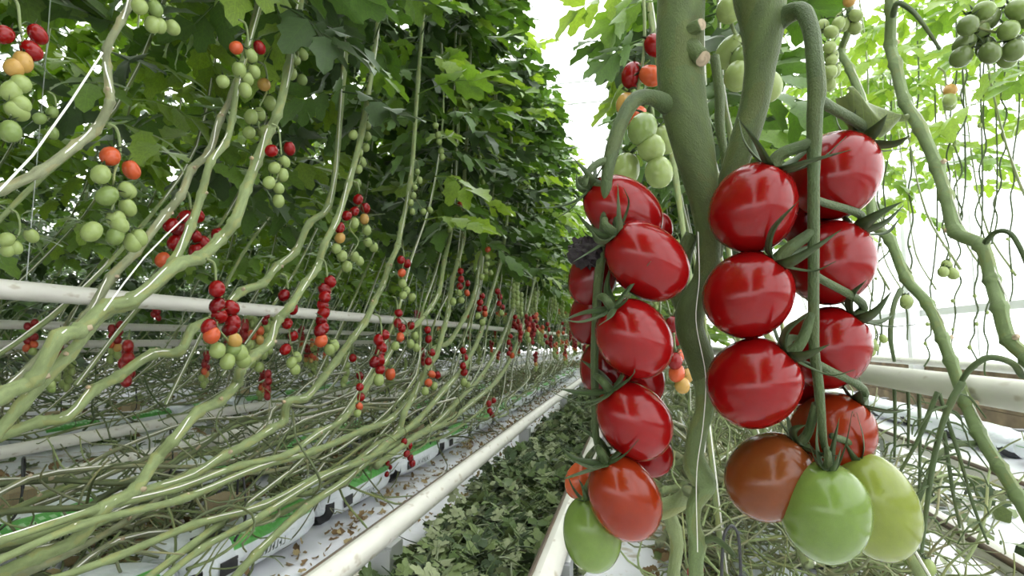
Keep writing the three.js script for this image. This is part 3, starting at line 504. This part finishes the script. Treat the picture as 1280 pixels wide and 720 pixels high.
// the vine itself: two upright stems, cut leaf stubs, twine
{
  const base = atDepth(872, 770, 0.36), g = thing('tomato_vine', base, 'thick hairy green tomato vine bearing the two big trusses', 'tomato vine');
  part('stem', cane([[846, -160, 0.37, 58], [852, -40, 0.368, 58], [850, 55, 0.366, 58], [853, 120, 0.365, 57], [868, 190, 0.365, 50], [880, 250, 0.365, 36], [886, 305, 0.367, 29], [881, 350, 0.367, 30], [864, 385, 0.367, 36], [862, 410, 0.367, 34], [874, 445, 0.366, 36], [882, 480, 0.364, 27]].reverse(), 22, 8, 0, base), M.heroStem, g);
  part('stem', cane([[880, 466, 0.3645, 29], [882, 492, 0.363, 26], [880, 515, 0.362, 22], [872, 540, 0.36, 24], [868, 565, 0.36, 23], [869, 582, 0.36, 30], [880, 605, 0.36, 30], [874, 620, 0.36, 22], [868, 632, 0.36, 19], [867, 655, 0.36, 17], [872, 680, 0.36, 22], [870, 700, 0.36, 18], [872, 770, 0.36, 18]], 18, 8, 0, base), M.greenVine, g);
  part('stem', cane([[935, -160, 0.36, 64], [942, -50, 0.357, 62], [950, 0, 0.355, 62], [953, 40, 0.355, 50], [950, 85, 0.356, 37], [943, 130, 0.358, 35], [930, 175, 0.36, 34], [916, 215, 0.363, 30], [902, 265, 0.368, 26], [890, 320, 0.372, 24]], 20, 8, 0, base), M.heroStem, g);
  part('stem', cane([[865, 292, 0.375, 16], [852, 325, 0.378, 24], [846, 355, 0.378, 26], [858, 392, 0.37, 22]], 12, 6, 0, base), M.heroStem, g);
  part('stem', cane([[893, 70, 0.42, 12], [899, 115, 0.42, 12], [900, 160, 0.42, 12], [906, 200, 0.42, 9], [903, 260, 0.42, 8]], 10, 6, 0, base), M.heroStem, g);
  for (const [x, y, x2, y2, w] of [[855, 42, 876, 31, 18], [860, 60, 878, 73, 24]]) {
    const s = part('leaf_stub', cane([[x, y, 0.358, w * 1.3], [(x + x2) / 2, (y + y2) / 2, 0.353, w], [x2, y2, 0.349, w * 0.9]], 12, 5, 0, base), M.heroStem, g);
    const a = atDepth(x2, y2, 0.349).sub(base), q = atDepth(x2 + (x2 - x) * 0.06, y2 + (y2 - y) * 0.06, 0.3482).sub(base); part('cut_face', tube([a, q], w * 0.4 * 0.35 / FOCAL, 12, 1), M.scar, s).userData.label = 'brown cut face';
  }
  part('twine', cane([[877, -60, 0.40, 4], [879, 60, 0.40, 4], [879, 175, 0.40, 4], [872, 240, 0.39, 2.4], [873, 300, 0.36, 1.2], [874, 350, 0.352, 1.2], [870, 400, 0.349, 1.1], [882, 470, 0.35, 1.1], [879, 530, 0.35, 1.1], [871, 590, 0.349, 1.1], [872, 690, 0.351, 1.1]], 6, 6, 0, base), M.twine, g);
  part('stem', cane([[800, 640, 0.40, 24], [828, 636, 0.40, 26], [848, 628, 0.395, 22], [860, 614, 0.38, 16]], 12, 5, 0, base), M.vine, g);
  part('stem', cane([[836, 640, 0.40, 16], [842, 660, 0.40, 18], [846, 680, 0.40, 16], [842, 720, 0.4, 15], [846, 770, 0.4, 15]], 12, 5, 0.1, base), M.vine, g);
  part('shoot', cane([[874, 678, 0.36, 9], [893, 674, 0.355, 8], [908, 684, 0.35, 8], [919, 697, 0.345, 6]], 8, 5, 0, base), M.trussStem, g);
}
// truss on the aisle side
{
  const base = atDepth(826, 128, 0.355), g = thing('tomato_truss', base, 'big truss of red plum tomatoes with one green fruit at its tip', 'tomato truss');
  part('stalk', cane([[836, 132, 0.362, 26], [815, 122, 0.352, 19], [795, 124, 0.343, 19], [778, 150, 0.337, 18], [766, 185, 0.333, 18], [759, 218, 0.33, 15], [757, 262, 0.332, 13], [754, 300, 0.334, 13], [748, 350, 0.336, 12], [745, 400, 0.335, 11], [743, 450, 0.335, 10], [744, 500, 0.334, 10], [745, 545, 0.333, 9], [752, 575, 0.333, 8]], 14, 7, 0, base), M.trussStem, g);
  part('side_stalk', cane([[762, 200, 0.332, 11], [748, 204, 0.328, 10], [735, 216, 0.325, 8], [731, 232, 0.325, 6]], 10, 5, 0, base), M.trussStem, g);
  const F = [
    [778, 264, 0.345, 40, 54, [-0.8, 0.58, 0.1], 'R', [[757, 232, 0.331], [742, 236, 0.334]], { reach: 1.4 }],
    [808, 326, 0.322, 44, 58, [-0.76, 0.62, 0.15], 'R', [[756, 275, 0.33], [762, 282, 0.318]], { reach: 1.45, n: 6 }],
    [792, 423, 0.318, 45, 54, [-0.55, 0.72, 0.22], 'R', [[749, 372, 0.334], [756, 376, 0.322]], { reach: 1.5 }],
    [792, 525, 0.322, 43, 53, [-0.6, 0.75, 0.1], 'R', [[745, 470, 0.334], [755, 478, 0.326]], { reach: 1.5 }],
    [780, 621, 0.318, 43, 56, [-0.45, 0.87, 0.1], 'o', [[746, 560, 0.332], [752, 568, 0.322]], { reach: 1.4 }],
    [740, 667, 0.335, 36, 48, [-0.15, 0.98, 0.1], 'E', [[750, 580, 0.333]], { reach: 0.6, w: 0.15, pw: 6, dent: 0.03, plump: 0.0, label: 'green tomato at the tip' }],
    [742, 345, 0.355, 30, 40, [0.3, 0.9, 0], 'r', [[749, 335, 0.338]], { reach: 1.1 }],
    [738, 395, 0.36, 26, 36, [0.2, 0.9, 0], 'r', [[745, 385, 0.338]], { reach: 1.0 }],
    [755, 460, 0.36, 30, 36, [0, 1, 0], 'r', null, {}],
    [824, 285, 0.37, 17, 20, [0, 1, 0], 'R', null, { none: true }],
    [806, 474, 0.36, 24, 32, [-0.2, 1, 0], 'R', null, { reach: 0.9 }],
    [812, 565, 0.36, 27, 32, [-0.5, 0.8, 0], 'R', null, { reach: 0.9 }],
    [725, 600, 0.36, 18, 24, [0.3, 0.9, 0], 'O', [[744, 560, 0.336]], { reach: 0.9, pw: 6 }],
  ];
  for (const f of F) bigFruit(g, base, f);
  const sh = new THREE.IcosahedronGeometry(1, 4), P = sh.attributes.position;           // shrivelled black fruit
  for (let i = 0; i < P.count; i++) { const x = P.getX(i), y = P.getY(i), z = P.getZ(i), k = 0.0085 * (1 + 0.28 * Math.sin(7 * x + 3 * y) * Math.sin(6 * y + 5 * z) + 0.2 * Math.sin(13 * z + 9 * x)); P.setXYZ(i, x * k * 1.15, y * k, z * k); }
  sh.computeVertexNormals(); const o = part('shrivelled_fruit', sh, M.shrivel, g); o.position.copy(atDepth(733, 316, 0.338).sub(base)); o.userData.label = 'shrivelled black fruit';
}
// truss on the wall side, in two columns
{
  const base = atDepth(975, 22, 0.352), g = thing('tomato_truss', base, 'big truss of red plum tomatoes in two columns, two green fruits below', 'tomato truss');
  part('stalk', cane([[962, 34, 0.354, 30], [985, 18, 0.345, 24], [1002, 14, 0.335, 21], [1013, 35, 0.325, 20], [1018, 70, 0.318, 20], [1021, 115, 0.314, 22], [1019, 135, 0.313, 19], [1018, 170, 0.312, 18], [1017, 220, 0.311, 14], [1017, 290, 0.31, 14], [1017, 330, 0.309, 13], [1017, 400, 0.308, 13], [1018, 440, 0.308, 12], [1023, 480, 0.308, 12], [1026, 515, 0.309, 11], [1030, 555, 0.312, 9], [1036, 572, 0.315, 8]], 14, 7, 0, base), M.trussStem, g);
  const F = [
    [941, 260, 0.325, 51, 57, [0.36, 0.86, 0.2], 'R', [[1016, 178, 0.312], [1000, 186, 0.312], [982, 196, 0.318]], { n: 6, lift: 0.75, pw: 14 }],
    [935, 368, 0.322, 52, 56, [0.5, 0.72, 0.3], 'R', [[1016, 290, 0.31], [998, 305, 0.31], [978, 318, 0.313]], { n: 5, lift: 0.7, pw: 13 }],
    [943, 478, 0.318, 54, 58, [0.6, 0.66, 0.3], 'R', [[1016, 392, 0.308], [1005, 404, 0.307], [992, 416, 0.309]], { n: 6, lift: 0.6, pw: 12 }],
    [962, 595, 0.322, 49, 57, [0.6, 0.75, 0.1], 'B', [[1020, 505, 0.31], [1008, 520, 0.31], [1000, 535, 0.314]], { n: 6, reach: 1.2, lift: 0.2, pw: 10, label: 'half ripe brownish orange tomato' }],
    [1043, 219, 0.345, 52, 57, [0.62, 0.72, -0.05], 'R', [[1024, 125, 0.314], [1046, 135, 0.32], [1066, 148, 0.328]], { n: 6, reach: 1.0, lift: 0.3, pw: 12 }],
    [1038, 328, 0.343, 49, 54, [0.5, 0.75, 0.1], 'R', [[1020, 250, 0.311], [1040, 265, 0.318], [1058, 278, 0.326]], { n: 6, reach: 1.0, lift: 0.5, pw: 9 }],
    [1033, 434, 0.341, 48, 53, [0.5, 0.7, 0.25], 'R', [[1020, 345, 0.309], [1038, 362, 0.316], [1052, 378, 0.322]], { n: 6, reach: 1.1, lift: 0.5, pw: 9 }],
    [1040, 541, 0.343, 48, 52, [0.55, 0.75, 0.1], 'o', [[1022, 455, 0.308], [1040, 474, 0.318], [1056, 490, 0.326]], { n: 6, reach: 1.1, lift: 0.4, pw: 9 }],
    [1031, 641, 0.305, 52, 63, [-0.06, 0.97, 0.2], 'E', [[1033, 560, 0.314]], { n: 5, reach: 0.42, lift: 0.85, w: 0.14, pw: 8, dent: 0.03, plump: -0.08, label: 'large green tomato' }],
    [1092, 633, 0.325, 49, 69, [-0.36, 0.93, 0.05], 'F', [[1040, 545, 0.312], [1052, 558, 0.316]], { n: 5, reach: 0.42, lift: 0.85, w: 0.14, pw: 8, dent: 0.03, plump: 0.0, label: 'large yellowish green tomato' }],
    [1010, 270, 0.37, 34, 40, [0.2, 0.9, 0], 'r', null, { none: true }],
    [1000, 470, 0.37, 30, 38, [0.2, 0.9, 0], 'r', null, { none: true }],
  ];
  for (const f of F) bigFruit(g, base, f);
  // curled, wilted sepal leaf at the top fruit
  const pos = [], idx = [], uv = [], nu = 14, nv = 8;
  for (let i = 0; i <= nu; i++) for (let j = 0; j <= nv; j++) {
    const u = i / nu, v = j / nv * 2 - 1, w = Math.sin(Math.PI * Math.pow(u, 0.7)) * 0.0155, p = atDepth(lerp(1062, 1137, u), 112 + 36 * Math.sin(u * 2.1) + 2 * u * u, 0.334).sub(base);
    p.addScaledVector(UPV, v * w * (0.9 - 0.2 * u) + 0.002 * Math.sin(9 * u + 3 * v)).addScaledVector(AHEAD, 0.011 * v * v - 0.004 * Math.cos(7 * u) * v); pos.push(p.x, p.y, p.z); uv.push(u, (v + 1) / 2);
  }
  for (let i = 0; i < nu; i++) for (let j = 0; j < nv; j++) { const a = i * (nv + 1) + j, b = a + nv + 1; idx.push(a, b, a + 1, b, b + 1, a + 1); }
  part('wilted_leaf', geo(pos, idx, uv), leafMat(0.22, 0.28, 0.10, 0.35, 0.1), g).userData.label = 'curled pale wilted leaf';
}
// smaller trusses close behind
const deep = (d) => (x, y) => atDepth(x, y, d);
const behind = 'close behind the thick vine';
tracedTruss(parse('817,60R 793,90R 811,98O 786,126Y 795,152O'), 31, deep(0.62), { from: [803, -10], group: 'trusses close behind the vine', label: 'truss of red and orange tomatoes half hidden behind the thick vine' });
tracedTruss(parse('810,188G 785,209G 819,218G 832,172G 800,165g'), 40, deep(0.56), { from: [806, 120], group: 'trusses close behind the vine', label: 'bunch of green tomatoes beside the thick vine above the red truss' });
tracedTruss(parse('906,20G 919,60G 917,100G 968,102G 926,80g'), 40, deep(0.5), { from: [905, -30], group: 'trusses close behind the vine', label: 'pale green tomatoes between the two thick stems' });
tracedTruss(parse('838,405r 846,424R 841,450R 848,446O 844,465O 860,470Y 850,480Y'), 22, deep(0.62), { from: [846, 380], group: 'trusses close behind the vine', label: 'small red and orange truss behind the left big truss and the thick vine' });
tracedTruss(parse('866,697R 872,706R 862,712R 876,714R'), 12, deep(0.8), { from: [866, 680], group: 'trusses close behind the vine', label: 'tiny red truss low beside the black wire hoop' });
tracedTruss(parse('1201,37d 1233,33g 1250,43g 1207,68d 1229,70d 1214,50d 1256,68d 1268,66g 1275,28d 1277,50d 1262,18g 1240,55d 1222,18g 1244,20d'), 27, deep(0.85), { from: [1240, -20], group: 'green trusses by the glass wall', label: 'crowded bunch of green tomatoes hanging against the bright glass' });
tracedTruss(parse('1183,115Y 1191,128G 1181,127G'), 18, deep(2.3), { group: 'green trusses by the glass wall', label: 'three yellow green tomatoes among sunlit leaves' });
tracedTruss(parse('1045,32G 1057,27G 1036,42G 1031,30G 1066,22G 1072,32G 1033,62G 1043,68G 1036,78G 1046,86G 1034,92G 1040,104G 1058,4Y'), 18, deep(0.95), { from: [1050, -30], group: 'green trusses by the glass wall', label: 'long truss of many small green tomatoes beside the arched truss stalk' });
tracedTruss(parse('1130,376G 1137,378G'), 17, deep(0.9), { from: [1124, 362], group: 'green trusses by the glass wall', label: 'two small green tomatoes on the kinked vine' });
tracedTruss(parse('1175,340G 1187,332G 1186,342G'), 15, deep(1.5), { group: 'green trusses by the glass wall', label: 'three pale green tomatoes against the white glass' });
tracedTruss(parse('1088,428G 1095,434G 1101,423G 1092,440G'), 12, deep(1.2), { group: 'green trusses by the glass wall', label: 'bunch of tiny green tomatoes above the cream heating pipe' });
tracedTruss(parse('1152,704G 1145,700g'), 22, deep(0.8), { from: [1148, 675], group: 'green trusses by the glass wall', label: 'small green fruit at the end of a bare stalk, low down' });

// ---------- vines and bare stalks on the wall side ----------
seed(101);
{
  const W = (what, extra = {}) => ({ mat: M.greenVine, label: 'smooth green tomato vine ' + what, group: 'leaning vines towards the glass wall', up: false, wob: 0.004, tw: 1, ...extra });
  tracedVine([[1108, -40], [1114, 15], [1114, 50], [1118, 85], [1130, 125], [1150, 165], [1170, 205], [1182, 250], [1195, 285], [1228, 312], [1240, 345], [1252, 390], [1262, 420], [1285, 455], [1330, 520]], 0.42, 12, 18, W('slanting down across the bright glass'));
  tracedVine([[1062, -20], [1060, 40], [1052, 60], [1062, 90], [1080, 140], [1085, 220], [1092, 275], [1112, 305], [1132, 345], [1160, 385], [1178, 420], [1190, 455], [1208, 500], [1222, 545], [1250, 580], [1272, 625], [1310, 690]], 0.46, 8, 17, W('passing behind the cream heating pipe'));
  const stalk = (list, label) => { const b = atDepth(list[0][0], list[0][1], list[0][2]), g = thing('bare_stalk', b, label, 'stalk', 'bare stalks towards the glass wall'); part('stalk', cane(list, 7, 5, 0, b), M.trussStem, g); return [g, b]; };
  stalk([[1232, 303, 0.62, 8], [1245, 290, 0.6, 6], [1262, 291, 0.58, 6], [1275, 310, 0.57, 6], [1290, 350, 0.56, 5]], 'arched bare stalk springing from the slanting vine');
  stalk([[1116, 20, 0.85, 8], [1122, 4, 0.83, 7], [1138, 12, 0.82, 6], [1155, 32, 0.8, 5], [1175, 62, 0.8, 4]], 'arched bare stalk near the top of the slanting vine');
  stalk([[1126, 362, 0.85, 7], [1118, 380, 0.84, 6], [1113, 420, 0.83, 6], [1118, 452, 0.83, 4]], 'drooping bare stalk ending above the cream pipe');
  stalk([[1218, 555, 0.76, 9], [1195, 556, 0.75, 7], [1172, 570, 0.74, 7], [1158, 600, 0.73, 6], [1140, 650, 0.72, 5], [1128, 690, 0.72, 4]], 'bowed bare stalk reaching down from the lower vine');
  stalk([[1278, 470, 0.62, 9], [1262, 452, 0.61, 8], [1235, 447, 0.62, 8], [1212, 462, 0.63, 7], [1200, 480, 0.64, 6]], 'bowed bare stalk draped over the cream pipe');
  // old, picked trusses hanging in a tangle of side stalks
  const twig = (list, n, label) => {
    const [g, b] = stalk(list, label);
    const c = new THREE.CatmullRomCurve3(list.map(([x, y, d]) => atDepth(x, y, d)));
    for (let i = 1; i <= n; i++) { const t = i / (n + 1), p = c.getPoint(t).sub(b), s = i % 2 ? 1 : -1, L = rr(0.02, 0.045) * (1.2 - 0.4 * t); part('side_stalk', tube([p, p.clone().add(V(s * L * 0.5, -L * 0.15, rr(-0.4, 0.4) * L)), p.clone().add(V(s * L * 0.8, -L * 0.75, rr(-0.5, 0.5) * L))], [0.0014, 0.0012, 0.0008], 5, 3), M.trussStem, g); }
  };
  twig([[1203, 478, 0.63, 9], [1190, 500, 0.63, 9], [1178, 530, 0.63, 7], [1168, 570, 0.63, 7], [1160, 620, 0.63, 6], [1152, 690, 0.63, 4]], 7, 'picked truss hanging below the cream pipe, main branching stalk');
  twig([[1172, 490, 0.66, 6], [1160, 520, 0.66, 6], [1150, 545, 0.66, 5], [1128, 585, 0.66, 4], [1112, 612, 0.66, 3]], 6, 'picked truss stalk leaning left below the cream pipe');
  twig([[1174, 492, 0.68, 5], [1186, 530, 0.68, 5], [1196, 560, 0.68, 5], [1205, 590, 0.68, 4], [1216, 630, 0.68, 4], [1235, 680, 0.68, 3]], 8, 'picked truss stalk leaning right below the cream pipe');
  twig([[1180, 540, 0.7, 5], [1186, 580, 0.7, 5], [1192, 620, 0.7, 4], [1200, 660, 0.7, 3]], 6, 'short picked truss stalk between the two leaning ones');
  for (const [x, y0, y1] of [[1117, 466, 575], [1134, 468, 560], [1148, 472, 620]]) { const d = depthOf(atRow(x, y0, 0.5)); twig([[x, y0, d, 5], [x + 2, (y0 + y1) / 2, d, 4], [x + 1, y1, d, 3]], 4, 'thin bare truss stalk hanging below the cream heating pipe'); }
  // crooked dry stalks hanging before the glass
  for (const [x, y0, y1, d0, k] of [[1108, 230, 440, 2.2, 1], [1142, 180, 420, 1.8, 2], [1100, 250, 440, 2.6, 3], [1205, 60, 300, 1.9, 4], [1232, 90, 330, 2.2, 5], [1256, 120, 300, 2.0, 6], [1200, 300, 445, 1.7, 7], [1222, 330, 470, 1.5, 8], [1240, 300, 480, 1.6, 9], [1165, 350, 455, 2.0, 10], [1268, 200, 380, 1.9, 11], [1190, 150, 330, 2.6, 12]]) {
    const L = [], d = depthOf(atRow(x, (y0 + y1) / 2, 1.62)) + 0 * d0 * k; for (let i = 0; i <= 8; i++) L.push([x + (i / 8) * rr(-14, -4) + (i % 2 ? 4 : -4) * rr(-0.4, 1.3), lerp(y0, y1, i / 8) + rr(-6, 6), d, 2.1]);
    L.unshift([x + 3, Math.min(y0 - 170, 80), d, 2], [x + 6, y0 - 60, d, 2]);
    const [g, b] = stalk(L, 'crooked dry truss stalk hanging before the bright glass');
    for (let i = 4; i < 10; i += 2) if (rnd() < 0.6) { const f = part('unripe_fruit', smallGeos[i % 3], FRUIT.G, g), r = rr(0.006, 0.011); f.position.copy(atDepth(L[i][0] + rr(-5, 5), L[i][1] + 4, d)).sub(b); f.scale.setScalar(r); }
  }
}
top('wire_hoop', cane([[902, 770, 0.62, 4], [903, 690, 0.62, 4], [907, 664, 0.62, 4], [914, 657, 0.62, 4], [921, 664, 0.62, 4], [925, 695, 0.62, 4], [927, 770, 0.62, 4]], 8, 5), M.black, 'black wire hoop standing below the brownish tomato', 'wire hoop');

// leafy shoot beside the thick vine, over the aisle
seed(121);
{
  const foot = V(0.16, 0, -1.25), P = [V(0.16, 0.02, -1.1), V(0.14, 0.4, -1.16), V(0.1, 0.9, -1.24), V(0.06, 1.3, -1.3), V(0.02, 1.8, -1.34), V(0.05, 2.4, -1.36)].map((p) => p.sub(foot)), g = thing('tomato_vine', foot, 'leafy tomato vine with drooping leaves over the aisle beside the thick vine', 'tomato vine');
  part('stem', tube(P, 0.006, 8, 6, 0.2), M.vine, g); part('twine', twineGeo(P, 0, 0.007), M.twine, g);
  for (const [px, py, d, az, tilt, s] of [[812, 15, 1.3, 2.9, -0.1, 0.66], [815, 45, 1.25, 3.3, -0.3, 0.6], [812, 75, 1.3, 2.6, -0.4, 0.62], [815, 95, 1.2, 3.4, -0.6, 0.55], [825, 105, 1.35, 2.9, -0.7, 0.6], [805, -20, 1.3, 3.2, -0.2, 0.75], [830, 30, 1.4, 2.2, -0.2, 0.8], [815, 55, 1.45, 4.0, -0.3, 0.75], [840, 90, 1.4, 3.0, -0.4, 0.8], [800, 60, 1.4, 2.7, -0.5, 0.6], [835, 0, 1.3, 3.6, -0.2, 0.8]]) {
    const o = part('leaf', pick(leafGeos), LEAF[[0, 2, 1, 0, 3][Math.floor(rnd() * 5)]], g); o.position.copy(atDepth(px, py, d)).sub(foot); o.quaternion.copy(leafTurn(az, tilt, rr(-0.4, 0.4))); o.scale.setScalar(s);
  }
}

// ---------- prunings and crumbs on the floor ----------
seed(111);
const litterGeos = []; for (let i = 0; i < 6; i++) { const L = rr(0.05, 0.085); litterGeos.push(leafletGeo(L, L * rr(0.6, 0.85), rr(-0.9, 1.1), rr(-0.35, 0.5), 7, 0.12).translate(-L / 2, 0, 0)); }
litterGeos.push(leafGeos[0].clone().scale(0.42, 0.25, 0.42), leafGeos[3].clone().scale(0.4, 0.2, 0.4));
litterGeos.push(tube([V(-0.08, 0, 0), V(-0.02, 0.012, 0.01), V(0.05, 0.006, -0.01), V(0.11, 0.015, 0)], [0.003, 0.0026, 0.002, 0.001], 5, 2));
const litterSpot = (x0, x1, z0, z1, hgt) => { const x = rr(x0, x1), z = rr(z0, z1), u = (x - x0) / (x1 - x0), h = hgt * Math.min(1, 4 * u * (1 - u) + 0.25) * (0.7 + 0.3 * Math.sin(z * 5)); return V(x, 0.006 + h * Math.sqrt(rnd()), z); };
const litterQ = () => new THREE.Quaternion().setFromEuler(new THREE.Euler(rr(-1, 1), rr(0, 6.28), rr(-0.9, 0.9), 'YXZ'));
for (let k = 0; k < 300; k++) { const o = top('pruned_leaf', pick(litterGeos), pick(LITTER), 'wilted cut leaf lying in the heap between the rails', 'cut leaf', 'cut leaves in the aisle heap'); o.position.copy(litterSpot(-0.53, -0.17, -0.75, -1.9, 0.085)); o.position.y += 0.004; o.quaternion.copy(litterQ()); o.scale.setScalar(rr(0.5, 0.85)); }
function heap(name, label, n, mats, geos, spot, sc, category) {
  const g = thing(name, V(0, 0, 0), label, category); g.userData.kind = 'stuff';
  geos.forEach((ge, i) => mats.forEach((m, j) => {
    const c = Math.ceil(n / geos.length / mats.length), im = shade(new THREE.InstancedMesh(ge, m, c)), mt = new THREE.Matrix4(); im.name = 'litter'; im.userData.kind = 'stuff';
    for (let k = 0; k < c; k++) { const s = rr(...sc); im.setMatrixAt(k, mt.compose(spot(), litterQ(), V(s, s, s))); }
    g.add(im);
  }));
}
heap('leaf_litter', 'heap of green leaf cuttings filling the aisle between the rails', 9500, LITTER, litterGeos, () => litterSpot(-0.54, -0.15, -0.55, -1.3 - 11 * rnd() ** 1.6, 0.08), [0.45, 0.85], 'leaf litter');
heap('wall_side_litter', 'wilted leaf cuttings along the bright aisle near the glass wall', 900, LITTER, litterGeos, () => litterSpot(0.55, 1.3, -1.1, -7, 0.03), [0.7, 1.1], 'leaf litter');
heap('row_litter', 'green and dry cuttings under the leaning vines', 2600, [LITTER[0], LITTER[3], M.dry, M.dryPale], litterGeos, () => V(rr(-1.7, -1.0), rr(0.004, 0.05), -0.4 - 14 * rnd() ** 1.6), [0.6, 1.1], 'leaf litter');
heap('next_aisle_litter', 'cuttings scattered beyond the first row of vines', 1500, [LITTER[0], LITTER[3], M.dry], litterGeos, () => V(rr(-4.2, -1.7), rr(0.004, 0.03), -0.8 - 8 * rnd()), [0.7, 1.1], 'leaf litter');
const strandGeos = [0, 1, 2, 3].map(() => { const P = [V(0, 0, 0)]; let a = rr(0, 6), b = 0; for (let i = 0; i < 6; i++) { a += rr(-0.9, 0.9); b += rr(-0.5, 0.5); P.push(P[i].clone().add(V(Math.cos(a) * 0.035, Math.sin(b) * 0.025, Math.sin(a) * 0.035))); } return tube(P, [0.0024, 0.0022, 0.0021, 0.002, 0.0017, 0.0014, 0.001], 5, 2); });
heap('stalk_tangle', 'tangle of thin pale side stalks among the lying vines beside the slabs', 1200, [M.vine, M.vineOld, M.vineDark], strandGeos, () => V(-0.86 - 0.84 * rnd() ** 1.5, 0.02 + 0.17 * rnd(), -0.95 - 7 * rnd() ** 1.3), [0.7, 1.8], 'stalk tangle');
heap('pale_stalk_tangle', 'tangle of thin pale stalks on the floor behind the big trusses', 2400, [M.vine, M.vineOld], strandGeos, () => (rnd() < 0.45 ? V(rr(0.1, 0.5), 0.01 + 0.2 * rnd(), rr(-1.0, -2.1)) : V(rr(0.14, 0.6), 0.02 + 0.3 * rnd(), -1.1 - 5 * rnd() ** 1.3)), [0.6, 1.2], 'stalk tangle');
heap('under_vine_litter', 'pale and green cuttings strewn under the vines behind the big trusses', 1200, [LITTER[1], LITTER[3], M.dryPale, M.dry], litterGeos, () => V(rr(0.05, 0.6), rr(0.004, 0.06), -0.9 - 4 * rnd() ** 2), [0.45, 0.9], 'leaf litter');
heap('next_row_tangle', 'tangle of green stalks under the further rows of vines', 2600, [M.vine, M.vineOld, M.vineDark, LITTER[0]], strandGeos, () => V(rr(-7, -2.4), 0.02 + 0.5 * rnd() ** 1.5, 0.2 - 10 * rnd()), [1.2, 3], 'stalk tangle');
const crumbGeos = [0, 1, 2].map(() => leafletGeo(rr(0.02, 0.045), rr(0.008, 0.018), rr(-1.2, 1.2), rr(-0.8, 0.8), 4, 0.3));
heap('dry_crumbs', 'brown dry leaf crumbs on the white floor film beside the slabs', 950, [M.dry, M.dryPale], crumbGeos, () => V(rnd() < 0.5 ? rr(-0.88, -0.72) : rr(-0.86, -0.5), 0.008, -0.6 - 6 * rnd() ** 1.3), [0.5, 1.3], 'dry crumbs');

renderer.render(scene, camera);
